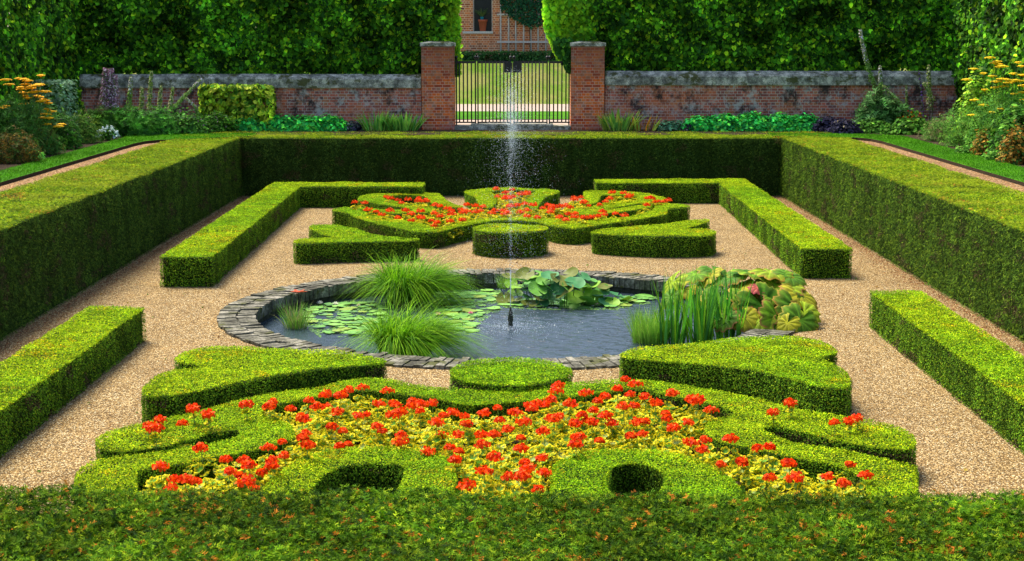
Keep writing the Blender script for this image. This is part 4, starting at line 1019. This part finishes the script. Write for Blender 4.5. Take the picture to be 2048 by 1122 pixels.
g = Geo(); n = 2600; P = np.c_[rng.uniform(hx(1000), hx(1098), n), YH - .12 - rng.uniform(0, .18, n), rng.uniform(hz_(60), hz_(-40), n)]
lim = np.interp(P[:, 0], [hx(1000), hx(1020), hx(1036), hx(1060), hx(1080), hx(1098)], [hz_(18), hz_(30), hz_(42), hz_(56), hz_(50), hz_(35)])
P = P[(P[:, 2] > lim + rng.normal(size=n) * .06)]; P[:, 2] -= 2.9
g.inst(OVAL, P, np.array([0, -1, .4]) + rng.normal(size=(len(P), 3)) * .5, rng.uniform(.07, .13, len(P)), pal(len(P), [(.02, .09, .035), (.035, .13, .05), (.015, .06, .03)], [1, 1, 1])); g.build('foliage', 'leaf', t)
g = Geo(); g.tube([(hx(1062), YH - .06, -.05), (hx(1060), YH - .09, 1.2), (hx(1066), YH - .09, 2.6)], .03, (.10, .07, .04)); g.build('stem', 'wood', t)
# pot on the sill
px0 = hx(965.5); t = thing('flower_pot', 'tall terracotta pot on the house window sill', 'flower pot', (px0, YH + .04, 2.9 + sz + .07))
ph = hz_(40) - hz_(63.5)
g = Geo(); g.lathe([(.11, 0), (.12, .03), (.165, ph * .8), (.185, ph * .82), (.19, ph), (.165, ph), (.15, ph * .9)], n=20); g.build('pot_body', 'terracotta', t)
g = Geo(); g.lathe([(.16, ph * .82), (.02, ph * .83)], n=16); g.build('compost', 'soil', t)
t = thing('plant_pot', 'small teal pot with spiky plant standing on the terracotta pot', 'plant pot', (px0 - .03, YH + .04, 2.9 + sz + .07 + ph * .84))
g = Geo(); g.lathe([(.05, 0), (.075, .17), (.08, .18), (.07, .18), (.06, .12)], n=14); g.build('pot_body', 'teal', t)
g = Geo(); n = 90; a = rng.uniform(0, 6.28, n); k = rng.uniform(.1, .9, n)
blades(g, np.tile([0, 0, .15], (n, 1)), np.c_[np.cos(a) * k, np.sin(a) * k, np.ones(n)], rng.uniform(.3, .62, n), np.full(n, .02), rng.uniform(.1, .5, n), pal(n, [(.08, .16, .05), (.16, .2, .06)], [1, 1]), 5)
g.build('leaves', 'leaf', t)
g = Geo(); L_ = [rect(-8, 8, 61.9, 62.7)]
put(hedge('low_hedge', 'low dark green hedge at the foot of the house', 'hedge', L_, 3.27, .09, 260, z0=2.9, top=[(.05, .14, .03), (.08, .2, .04), (.03, .09, .03), (.1, .2, .04)], side=[(.03, .09, .025), (.05, .13, .03), (.02, .06, .02), (.07, .15, .04)], tmpl=OVAL, mat='leaf', sidedens=500, layer=.1, rough=.04))

# ------------------------------------------------------------------ pleached lime hedges
LC = [(.028, .105, .006), (.05, .16, .008), (.012, .045, .006), (.10, .26, .010), (.24, .38, .012)]
LW = [4, 3, 5, 3.0, .9]
def lime(label, x, y, z, n, nb, end=None, trunks=(), bright=0.0, up=(0, 0, -1)):
    t = thing('lime_hedge', label, 'lime hedge', ((x[0] + x[1]) / 2, (y[0] + y[1]) / 2, 1.45)); o = np.array([(x[0] + x[1]) / 2, (y[0] + y[1]) / 2, 1.45])
    g = Geo()
    fx_ = abs(nb[0]) > .5
    P = np.c_[rng.uniform(x[0], x[1], n), rng.uniform(y[0], y[1], n), rng.uniform(z[0], z[1], n)]
    # leaves gather on the clipped face, with bulges
    k = rng.random(n) < .72; dpt = np.abs(rng.normal(size=n)) * .12
    lx = np.c_[P[:, 0] + P[:, 1], P[:, 2]]; bul = (vn(lx, 1.1, 41) - .5) * .15 + (vn(lx, 3.1, 42) - .5) * .12
    if fx_:
        face = x[1] if nb[0] > 0 else x[0]; P[k, 0] = (face + np.sign(nb[0]) * (bul - dpt))[k]
    else: P[k, 1] = (y[0] - bul + dpt)[k]
    low = z[0] + (vn(lx, 1.3, 43) - .5) * .16 + (vn(lx, 5, 44) - .5) * .16
    keep = P[:, 2] > low
    if end is not None:      # ragged end towards the gateway
        sgn, fn = end; lim = np.array([fn(zz) for zz in P[:, 2]]) + (vn(np.c_[P[:, 2], P[:, 1]], 3, 45) - .5) * .10
        keep &= (P[:, 0] < lim) if sgn < 0 else (P[:, 0] > lim)
        keep &= ~((P[:, 2] < z[0] + .0) )
    P = P[keep]; n = len(P)
    Nn = np.array(nb, float) + rng.normal(size=(n, 3)) * [.5, .5, .45]
    C = pal(n, LC, LW); tone = vn(np.c_[P[:, 0] + P[:, 1], P[:, 2]], 2.3, 46); C *= (.18 + 1.55 * tone ** 1.2)[:, None] * np.exp(rng.normal(size=(n, 1)) * .35)  # tone noise paints shaded hollows between lit leaves into the colour
    if end is not None and bright:
        d = np.clip(1 - np.abs(P[:, 0] - end[1](4.0)) / (1.3 if bright > .9 else .5), 0, 1) * bright
        C = C * (1 - d[:, None]) + pal(n, [(.20, .42, .015), (.30, .50, .02), (.08, .24, .015)], [3, 2, 2]) * d[:, None]  # backlit look of the end leaves painted into their colour
    g.inst(HEART, P - o, Nn, rng.uniform(.085, .145, n), C, up=up, spin=.45)
    fo = g.build('foliage', 'lime', t)
    g = Geo()
    for (tx, ty) in trunks:
        r = rng.uniform(.05, .07); g = Geo(); xx, yy = tx - o[0], ty - o[1]
        g.tube([(xx, yy, -.1), (xx + .02, yy, 1.3), (xx - .02, yy, 2.6), (xx, yy, z[1] - 1.5)], [r, r * .9, r * .75, r * .5], (.045, .035, .02))
        for zz in (1.75, 2.4, 3.1):
            q = rng.uniform(.5, .9)
            if fx_: g.tube([(xx, yy - q, zz + .1), (xx, yy, zz), (xx, yy + q, zz + .1)], [.012, .028, .012], (.04, .03, .02))
            else: g.tube([(xx - q, yy, zz + .1), (xx, yy, zz), (xx + q, yy, zz + .1)], [.012, .028, .012], (.04, .03, .02))
        g.build('trunk', 'wood', t)
    return t
ZT = 5.1
lime('lime hedge above the wall left of the gate', (-12.2, -1.25), (41.85, 42.75), (2.86, ZT), 32000, (0, -1, .55), (-1, lambda z: -1.40), [(-11, 42.3), (-8.7, 42.3), (-6.4, 42.3), (-4.1, 42.3), (-2.1, 42.3)], .6)
lime('lime hedge above the wall right of the gate with bright leaves at its end', (.75, 12.4), (41.85, 42.75), (2.95, ZT), 34000, (0, -1, .55), (1, lambda z: float(np.interp(z, [2.9, 3.3, 3.7, 4.2, 5], [1.6, 1.25, 1.05, .85, .85]))), [(2.6, 42.3), (4.9, 42.3), (7.2, 42.3), (9.5, 42.3), (11.6, 42.3)], 1.0)
# the tongue hanging beside the right pillar
lime('lime hedge running toward the viewer along the left border', (-12.35, -11.45), (26, 41.8), (1.7, ZT), 26000, (1, -.35, .5), None, [(-11.95, y) for y in (28, 31, 34, 37, 40)])
lime('lime hedge running toward the viewer along the right border', (11.75, 12.65), (26, 41.8), (1.7, ZT), 26000, (-1, -.35, .5), None, [(12.2, y) for y in (28, 31, 34, 37, 40)])
g = Geo(); n = 500; P = np.c_[rng.uniform(1.12, 1.62, n), rng.uniform(41.62, 41.9, n), rng.uniform(2.92, 3.85, n)]
P = P[P[:, 2] > np.interp(P[:, 0], [1.12, 1.3, 1.5, 1.62], [3.55, 3.25, 2.95, 2.95])]
o = np.array([1.4, 41.7, 2.9])
g.inst(HEART, P - o, np.array([0, -1, .4]) + rng.normal(size=(len(P), 3)) * .4, rng.uniform(.08, .12, len(P)), pal(len(P), [(.018, .07, .012), (.03, .11, .015), (.10, .26, .02)], [4, 3, 1]), up=(0, 0, -1), spin=.4)
g.tube([(.25, .6, .9), (.1, .2, .6), (0, .05, .2)], [.015, .012, .006], (.05, .04, .02))
o_ = tag(g.build('hanging_branch', ['lime']), 'dark leafy lime branch hanging over the gate beside the right pillar', 'branch'); o_.location = (1.4, 41.7, 2.9)

# ------------------------------------------------------------------ borders
GZ = 1.46
def shrub(name, label, cat, x, y, rx, ry, h, n, leaf, cols, T=OVAL, wts=None, boxy=False, z=GZ, flowers=None, mat='leaf', up=None, group=None, shell=.5, nup=.6):
    t = thing(name, label, cat, (x, y, z), group); g = Geo()
    if boxy:
        P = rng.uniform(-1, 1, (n, 3)); ax = rng.integers(0, 3, n); sg = np.sign(rng.uniform(-1, 1, n)); k = rng.random(n) < .7
        P[np.arange(n)[k], ax[k]] = (sg * rng.uniform(.9, 1.03, n))[k]
        P[:, 2] = P[:, 2] * .5 + .5
        d = P * [1, 1, 2] - [0, 0, 1]
    else:
        d = rng.normal(size=(n, 3)); d[:, 2] = np.abs(d[:, 2]); d /= np.linalg.norm(d, axis=1)[:, None]
        lump = .78 + .45 * vn(np.c_[np.arctan2(d[:, 1], d[:, 0]) * 1.6, d[:, 2] * 3], 1.3, abs(hash(label)) % 97 + 5 if False else len(label))
        P = d * (lump * rng.uniform(shell, 1.05, n))[:, None]
    P = P * [rx, ry, h]; P[:, 2] = np.maximum(P[:, 2], .01)
    Nn = d * [1, 1, 1] + np.array([0, -.1, nup]) + rng.normal(size=(n, 3)) * .45
    g.inst(T, P, Nn, leaf * 1.3 * rng.uniform(.65, 1.35, n), pal(n, cols, wts or [1] * len(cols)) * np.exp(rng.normal(size=(n, 1)) * .38), up=up, spin=.4); g.build('foliage', mat, t)
    g = Geo()
    for i in range(5):
        a = rng.uniform(0, 6.28); g.tube([(0, 0, -.05), (math.cos(a) * rx * .3, math.sin(a) * ry * .3, h * .45), (math.cos(a) * rx * .5, math.sin(a) * ry * .5, h * .8)], [.012, .009, .004], (.07, .06, .03), 5)
    g.build('stems', 'wood', t)
    if flowers:
        nf, fs, fc, fh = flowers; d = rng.normal(size=(nf, 3)); d[:, 2] = np.abs(d[:, 2]) + .25; d[:, 1] -= .3; d /= np.linalg.norm(d, axis=1)[:, None]
        Q = d * [rx, ry, h] * rng.uniform(.85, fh, (nf, 1))
        for q in Q:
            g = Geo(); m_ = 9; e = rng.normal(size=(m_, 3)); e /= np.linalg.norm(e, axis=1)[:, None]
            g.inst(OVAL, q + e * fs * .5, e + [0, -.2, .4], np.full(m_, fs * .8), pal(m_, fc, [1] * len(fc)))
            g.build('flower', 'petal', t)
    return t
def at(px, X=None, Y=None):
    """ground spot on the terrace for a photo column, given either X or Y"""
    dx = (px - 1024) / 3100.0
    if Y is None:
        z = X / dx; Y = (z - 2.54 * math.sin(PITCH)) / math.cos(PITCH); return X, Y
    z = Y * math.cos(PITCH) + 2.54 * math.sin(PITCH); return dx * z, Y
DG = [(.025, .09, .010), (.045, .15, .012), (.09, .23, .02)]
MG = [(.06, .18, .02), (.10, .26, .03), (.16, .32, .04)]
# achillea
def achillea(label, x, y, h, rx, n, heads, col, fol, lean=0):
    t = thing('achillea', label, 'achillea', (x, y, GZ)); g = Geo()
    a = rng.uniform(0, 6.28, n); r = rx * np.sqrt(rng.random(n)); z = h * rng.uniform(.05, .92, n) * (1 - .35 * (r / rx) ** 2)
    P = np.c_[np.cos(a) * r, np.sin(a) * r, z]; Nn = np.c_[np.cos(a), np.sin(a), np.full(n, .8)] + rng.normal(size=(n, 3)) * .5
    g.inst(SPRIG4, P, Nn, rng.uniform(.08, .16, n), pal(n, fol, [1] * len(fol))); g.build('foliage', 'leaf', t)
    g = Geo(); hd = []
    for (px, py, dY) in heads:
        X, Z = VZ(px, py, y + dY); q = np.array([X - x, dY, Z - GZ]); hd.append(q)
        g.tube([(q[0] * .35, q[1] * .35, 0), (q[0] * .75, q[1] * .7, q[2] * .6), q], .005, (.10, .2, .04), 4, cap=False)
    g.build('stems', 'leaf', t)
    for q in hd:
        g = Geo(); m_ = 70; r = .10 * rng.uniform(.75, 1.25); a = rng.uniform(0, 6.28, m_); rr = r * np.sqrt(rng.random(m_))
        P = q + np.c_[np.cos(a) * rr, np.sin(a) * rr, .02 - rr * .25 + rng.uniform(-.008, .008, m_)]
        g.inst(KITE, P, np.array([0, -.25, 1]) + rng.normal(size=(m_, 3)) * .3, np.full(m_, .034), pal(m_, col, [1] * len(col)))
        g.lathe([(.006, -.03), (r * .9, .0), (r * .8, .012), (.01, .018)], q, C=col[0], n=10)
        g.build('flower_head', 'petal', t)
sc_ = 4.877; H1 = [(90, 235), (180, 180), (240, 185), (270, 200), (400, 150), (250, 235), (300, 260), (200, 265), (340, 250), (380, 245), (260, 275), (310, 275), (350, 305), (220, 318), (320, 315), (245, 350), (270, 370), (390, 360), (410, 305), (445, 305), (360, 350), (420, 385), (450, 395), (470, 420), (235, 425), (60, 450), (15, 465), (460, 480), (500, 500), (450, 525), (480, 565), (425, 560), (455, 625), (570, 645), (600, 625), (60, 190), (385, 235), (205, 285), (400, 400), (20, 830)]
x, y = at(45, X=-10.35)
achillea('orange yellow achillea with flat flower heads at the far left', x, y, 1.45, .75, 1500, [(a_ / sc_, 120 + b_ / sc_, rng.uniform(-.35, .2)) for a_, b_ in H1], [(.98, .60, .008), (.90, .48, .008)], [(.04, .14, .02), (.07, .2, .03), (.03, .09, .02)])
x, y = at(2010, X=10.55)
sc_ = 3.741; H2 = [(1235, 280), (1270, 320), (1290, 310), (1300, 350), (1110, 365), (1060, 445), (1250, 420), (1280, 460), (1270, 505), (1330, 495), (1355, 445), (1380, 450), (1430, 450), (1410, 460), (1460, 455), (1480, 490), (1445, 318), (1470, 345), (1410, 400), (1415, 553), (1195, 522), (1120, 598), (1245, 690), (1320, 665), (1405, 650), (1445, 705), (1480, 600), (1480, 540), (1185, 400), (1330, 345), (1365, 470), (1100, 710), (1190, 635), (1320, 440), (1480, 410), (1300, 330)]
achillea('golden yellow achillea with flat flower heads at the far right', x, y, 1.55, .85, 2000, [(1650 + a_ / sc_, 40 + b_ / sc_, rng.uniform(-.4, .2)) for a_, b_ in H2], [(.95, .72, .012), (.85, .58, .010)], [(.10, .28, .03), (.16, .36, .04), (.06, .18, .03)])
# left border shrubs
S_ = shrub
x, y = at(112, X=-10.9); S_('silver_shrub', 'rounded silvery green shrub behind the orange achillea', 'shrub', x, y, .46, .4, 1.42, 2200, .06, [(.14, .26, .15), (.22, .34, .20), (.09, .18, .09)], boxy=True)
x, y = at(25, X=-9.95); S_('bronze_shrub', 'brown green feathery shrub at the lower left corner of the border', 'shrub', x, y, .65, .45, .62, 1500, .08, [(.10, .07, .012), (.04, .09, .012), (.16, .09, .012), (.03, .06, .01)], T=SPRIG4)
x, y = at(85, X=-10.0); S_('aster', 'dull green fine leaved plant beside the lawn under the achillea', 'plant', x, y, .45, .4, .62, 1300, .07, [(.05, .15, .02), (.10, .12, .02), (.03, .1, .015)], T=SPRIG4)
x, y = at(118, X=-10.1); S_('aster', 'dark bushy plant left of the pinkish haze of flowers', 'plant', x, y, .5, .4, .80, 1500, .07, DG, T=SPRIG4, flowers=(26, .022, [(.35, .22, .26)], 1.05))
x, y = at(165, X=-10.1); S_('aster', 'olive feathery mound left of the white flowers', 'plant', x, y, .5, .42, .72, 1500, .07, [(.08, .20, .02), (.16, .24, .03), (.05, .13, .02)], T=SPRIG4, flowers=(20, .02, [(.4, .25, .3)], 1.05))
x, y = at(75, X=-10.6); S_('dark_shrub', 'tall dark green plant in the shade behind the left border front', 'shrub', x, y, .9, .5, 1.05, 2200, .09, [(.02, .07, .012), (.04, .12, .02)])
x, y = at(45, X=-9.8); S_('lady_mantle', 'small pale green tuft on the lawn edge at left', 'plant', *at(78, X=-9.65), .14, .14, .14, 160, .05, [(.16, .42, .06)])
x, y = at(216, X=-9.72); S_('white_phlox', 'low cluster of white blue flowers beside the left lawn', 'flower', x, y, .27, .2, .33, 300, .05, DG, flowers=(52, .050, [(.62, .82, .88), (.8, .88, .9)], 1.08))
x, y = at(200, Y=38.9); S_('acanthus_leaves', 'dark leafy mass under the purple flower spires', 'plant', x, y, .7, .5, .66, 900, .15, DG, T=SPRIG)
x, y = at(262, Y=39.0); S_('acanthus_leaves', 'bright deeply cut leaves right of the white flowers', 'plant', x, y, .62, .5, .66, 900, .16, [(.05, .2, .02), (.09, .3, .03), (.03, .1, .02)], T=SPRIG)
x, y = at(320, Y=39.5); S_('acanthus_leaves', 'glossy green leaf mound in the middle of the left border', 'plant', x, y, .6, .5, .66, 1000, .13, [(.05, .2, .02), (.09, .28, .03), (.03, .1, .02)], T=SPRIG)
x, y = at(372, Y=39.8); S_('cranesbill', 'fine green mound dotted with mauve flowers left of the variegated shrub', 'plant', x, y, .62, .5, .62, 1700, .06, [(.05, .17, .02), (.10, .26, .03), (.03, .1, .02)], flowers=(24, .028, [(.35, .18, .35)], 1.03))
x, y = at(432, Y=40.4); S_('cranesbill', 'fine green mound in front of the variegated shrub', 'plant', x, y, .6, .4, .50, 1500, .06, DG, flowers=(26, .026, [(.38, .2, .36)], 1.03))
x, y = at(476, Y=41.05); S_('variegated_shrub', 'square clipped yellow and green variegated shrub against the left wall', 'shrub', x, y, .93, .26, 1.16, 2600, .095, [(.42, .52, .03), (.28, .44, .03), (.08, .20, .02), (.55, .6, .06)], T=HEART, wts=[3, 3, 3, 1.5], boxy=True, nup=.2)
EM = [(.035, .42, .07), (.06, .55, .09), (.02, .24, .05), (.14, .58, .06)]
for px, lb in ((500, 'leftmost emerald leaf mound below the left wall'), (560, 'emerald leaf mound left of centre below the left wall'), (615, 'emerald leaf mound right of centre below the left wall'), (662, 'emerald leaf mound nearest the dark plants below the left wall')):
    x, y = at(px, Y=40.95); S_('cranesbill', lb, 'plant', x, y, .56, .3, .37, 1500, .075, EM, shell=.6)
x, y = at(705, Y=40.95); S_('heuchera', 'small dark purple plant left of the left sword leaves', 'plant', x, y, .28, .25, .26, 300, .07, [(.03, .035, .06), (.06, .10, .09)])
# right border
for px, lb, hh in ((1400, 'leftmost emerald leaf mound below the right wall', .38), (1450, 'second emerald leaf mound from the left below the right wall', .44), (1505, 'middle emerald leaf mound below the right wall', .48), (1560, 'fourth emerald leaf mound from the left below the right wall', .46), (1605, 'rightmost emerald leaf mound below the right wall', .42)):
    x, y = at(px, Y=40.95); S_('cranesbill', lb, 'plant', x, y, .56, .32, hh - .02, 1600, .08, EM, shell=.6)
x, y = at(1340, Y=40.95); S_('blue_fescue', 'blue green tuft left of the emerald mounds', 'plant', x, y, .42, .25, .26, 500, .07, [(.06, .2, .1), (.10, .24, .14), (.05, .1, .05)])
x, y = at(1375, Y=40.85); S_('heuchera', 'small dark leaved plant at the left tip of the right emerald mounds', 'plant', x, y, .22, .2, .22, 240, .06, [(.03, .03, .05), (.06, .08, .07)])
for px, Y_, lb in ((1655, 40.6, 'dark purple leaved plant right of the emerald mounds'), (1690, 39.9, 'blackish purple plant beside the start of the right lawn')):
    x, y = at(px, Y=Y_); S_('heuchera', lb, 'plant', x, y, .42, .32, .36, 700, .07, [(.022, .022, .05), (.045, .04, .08), (.012, .014, .03)], flowers=(3, .04, [(.8, .65, .4)], 1.0))
x, y = at(1760, Y=40.6); S_('acanthus_leaves', 'large drooping cut leaves under the tall right spire', 'plant', x, y, .70, .5, 1.0, 600, .24, [(.08, .22, .05), (.15, .32, .09), (.03, .08, .02)], T=SPRIG)
x, y = at(1745, Y=40.1); S_('low_leaves', 'low fresh green leaves behind the corner of the right lawn', 'plant', x, y, .65, .3, .34, 900, .07, MG)
x, y = at(1820, Y=39.8); S_('low_leaves', 'low green leaves below the orange daisies', 'plant', x, y, .75, .4, .36, 1100, .08, DG)
x, y = at(1820, Y=40.3); S_('helenium', 'orange red daisies in the right border', 'flower', x, y, .48, .3, .55, 700, .07, DG, flowers=(46, .045, [(.75, .10, .01), (.85, .30, .01), (.6, .05, .01)], 1.06))
x, y = at(1890, X=10.4); S_('aster', 'dull green airy plant between daisies and the golden achillea', 'plant', x, y, .6, .5, .62, 1700, .07, [(.06, .17, .02), (.12, .22, .04), (.16, .14, .06)], T=SPRIG4)
x, y = at(1925, X=10.3); S_('aster', 'taller green airy plant left of the golden achillea', 'plant', x, y, .5, .5, .9, 1700, .07, MG, T=SPRIG4, flowers=(14, .022, [(.45, .10, .06)], 1.05))
x, y = at(1955, X=10.8); S_('yellow_shrub', 'yellow green leafy shrub against the right wall end', 'shrub', x, y, .5, .45, 1.5, 2300, .075, [(.20, .38, .02), (.30, .44, .03), (.10, .24, .02)])
x, y = at(1975, X=10.0); S_('bronze_shrub', 'rusty brown flowering mound left of the other by the right lawn', 'shrub', x, y, .34, .3, .60, 1200, .05, [(.30, .16, .02), (.20, .13, .02), (.06, .14, .02)])
x, y = at(2030, X=9.95); S_('bronze_shrub', 'rusty brown flowering mound at the lower right edge of the border', 'shrub', x, y, .34, .3, .72, 1300, .05, [(.30, .15, .02), (.20, .12, .02), (.05, .12, .02)])
x, y = at(1950, X=9.86); S_('low_leaves', 'pale green leaves spilling at the right lawn edge', 'plant', x, y, .4, .2, .24, 600, .06, MG)
x, y = at(1998, X=9.83); S_('low_leaves', 'small pale green leaves right beside the right lawn under the rusty mounds', 'plant', x, y, .3, .16, .20, 400, .06, MG)
x, y = at(2040, X=10.4); S_('dark_shrub', 'dark green leafy plant under the golden achillea', 'shrub', x, y, .7, .5, 1.1, 2200, .09, DG, flowers=(5, .05, [(.6, .2, .45)], 1.0))
def S2(px, Y_, lb, h, col, n=110, wid=.06, lean=0, sp=.5, cat='iris', nm='iris'):
    x, y = at(px, Y=Y_); t = thing(nm, lb, cat, (x, y, GZ)); g = Geo()
    a = rng.uniform(-1, 1, n); roots = np.c_[a * .30 * 1.3, rng.uniform(-.12, .12, n), np.zeros(n)]
    dirs = np.c_[a * sp + lean + rng.normal(size=n) * .08, rng.normal(size=n) * .2, np.ones(n)]
    blades(g, roots, dirs, h * rng.uniform(.6, 1.1, n), wid * rng.uniform(.7, 1.2, n), rng.uniform(.0, .3, n), pal(n, col, [1] * len(col)), 5); g.build('sword_leaves', 'leaf', t)
S2(758, 40.9, 'sword leaf clump in front of the left wall, leftmost of two', .58, [(.10, .34, .05), (.2, .46, .06), (.3, .5, .08)])
S2(805, 40.9, 'sword leaf clump right beside the left pillar', .54, [(.10, .34, .05), (.2, .46, .06), (.3, .5, .08)])
S2(1237, 40.9, 'sword leaf clump beside the right pillar', .62, [(.12, .32, .05), (.26, .44, .06), (.4, .5, .08)])
S2(1280, 40.9, 'orange tinged sword leaf clump right of the right pillar', .50, [(.45, .35, .04), (.55, .24, .03), (.25, .38, .05)], 34)
def spire(px0, py0, px1, py1, Y_, label, cols, w=.05, n=260, bend=0.0):
    n = int(n * 1.7); w *= 1.35
    x0, z0_ = VZ(px0, py0, Y_); x1, z1_ = VZ(px1, py1, Y_)
    t = thing('acanthus', label, 'flower spire', (x0, Y_, GZ)); s = np.linspace(0, 1, 8)
    pts = np.c_[(x1 - x0) * s + bend * np.sin(s * math.pi), np.zeros(8), (z0_ - GZ) + (z1_ - z0_) * s]
    base = np.array([[0, 0, -.02]]); g = Geo(); g.tube(np.concatenate([base, pts]), .010, (.10, .14, .05), 5); g.build('stem', 'leaf', t)
    g = Geo(); u = rng.random(n) ** .9; c = np.c_[np.interp(u, s, pts[:, 0]), np.zeros(n), np.interp(u, s, pts[:, 2])]; a = rng.uniform(0, 6.28, n)
    rad = w * (1.1 - .6 * u) * rng.uniform(.4, 1.3, n); P = c + np.c_[np.cos(a) * rad, np.sin(a) * rad, rng.uniform(-.02, .02, n)]
    CC = pal(n, cols, [1] * len(cols))
    if cols is WH: lo_ = u < rng.uniform(.45, .75, n); CC[lo_] = pal(lo_.sum(), [(.14, .30, .05), (.24, .40, .08)], [1, 1])
    g.inst(OVAL, P, np.c_[np.cos(a), np.sin(a), np.full(n, .5)], rng.uniform(.035, .06, n), CC); g.build('florets', 'petal', t)
PU = [(.42, .22, .34), (.75, .60, .68), (.22, .11, .19), (.14, .20, .07)]; WH = [(.72, .68, .72), (.40, .42, .22), (.20, .32, .08)]; GN = [(.32, .44, .08), (.16, .28, .06), (.55, .52, .30)]
for a_ in ((208, 215, 211, 137, 'leftmost purple acanthus spire of the dense group'), (218, 215, 222, 138, 'middle purple acanthus spire of the dense group'), (228, 215, 230, 150, 'rightmost purple acanthus spire of the dense group')):
    spire(a_[0], a_[1], a_[2], a_[3], 39.3, a_[4], PU, .085, 420)
spire(258, 220, 262, 155, 39.6, 'slim pale acanthus spire right of the purple group', WH, .05, 220)
spire(283, 225, 284, 175, 39.6, 'short brownish spire, second right of the purple group', GN, .05, 200)
spire(298, 222, 303, 143, 39.6, 'tallest green spire against the left wall', GN, .05, 260)
spire(318, 222, 322, 172, 39.7, 'short green spire right of the tallest left spire', GN, .05, 200)
spire(340, 222, 346, 175, 39.8, 'short green spire standing before the bent ones', GN, .045, 180)
spire(345, 218, 402, 158, 39.9, 'leaning spire with white florets at its tip', WH, .045, 260)
spire(397, 238, 372, 196, 40.0, 'curved white spire drooping left of the variegated shrub', WH, .04, 200, .10)
spire(1760, 200, 1720, 60, 40.8, 'very tall leaning white spire over the right wall', WH, .055, 420, -.06)
spire(1762, 200, 1760, 132, 40.8, 'short spire right of the very tall one', WH, .05, 240)
spire(1805, 212, 1768, 172, 40.6, 'green spire leaning left over the cut leaves', GN, .05, 240)
spire(1814, 225, 1813, 172, 41.0, 'thin yellow green spire alone before the right wall', GN, .03, 120)
spire(1860, 220, 1857, 130, 40.8, 'tall green spire near the right end of the wall', GN, .06, 260)
spire(1866, 200, 1848, 165, 40.6, 'short green spire leaning beside the tall one at wall end', GN, .05, 180)
spire(1848, 235, 1838, 143, 41.1, 'thin stalk topped with a purple flower before the right wall', [(.30, .12, .5), (.2, .25, .1)], .025, 60)

# debris along the foot of the yew hedges
g = Geo(); n = 9000
for s in (-1, 1):
    X_ = s * (6.66 - np.abs(rng.normal(size=n)) * .22); Y_ = rng.uniform(10, 38.2, n)
    g.inst(KITE, np.c_[X_, Y_, rng.uniform(.006, .014, n)], np.array([0, 0, 1]) + rng.normal(size=(n, 3)) * .3, rng.uniform(.012, .03, n), pal(n, [(.20, .07, .025), (.13, .05, .03), (.26, .12, .05)], [3, 2, 1]))
tag(g.build('fallen_needles', 'leaf'), 'rusty fallen needles along the foot of the tall side hedges', 'fallen needles', kind='stuff')

g = Geo(); P = rng.uniform([-6.5, 12], [6.5, 38], (900, 2)); P = P[((P[:, 0] - PC[0]) / PRX) ** 2 + ((P[:, 1] - PC[1]) / PRY) ** 2 > 1.02]
g.inst(OVAL, np.c_[P, rng.uniform(.008, .02, len(P))], np.array([0, 0, 1]) + rng.normal(size=(len(P), 3)) * .35, rng.uniform(.02, .055, len(P)), pal(len(P), [(.35, .20, .04), (.20, .10, .03), (.10, .16, .02), (.40, .30, .06)], [2, 3, 2, 1]))
tag(g.build('fallen_leaves', 'leaf'), 'tiny dry leaves scattered over the gravel walks', 'fallen leaves', kind='stuff')
g = Geo()
for L in LAWNS:
    P = sample_poly([L], 1500); P = P[P[:, 1] > 24]; n = len(P)
    g.inst((arr([(-.12, 0, 0), (.12, 0, 0), (0, .2, 1)]), [(0, 1, 2)], None), np.c_[P, np.full(n, 1.474)], np.array([0, 0, 1]) + rng.normal(size=(n, 3)) * .4, rng.uniform(.02, .045, n), pal(n, [(.05, .19, .004), (.09, .26, .006), (.025, .11, .004)], [2, 2, 2]) * (.7 + .6 * vn(P, 1.5, 91))[:, None])
tag(g.build('grass', 'leaf'), 'short mown grass along the border lawns', 'grass', kind='stuff')
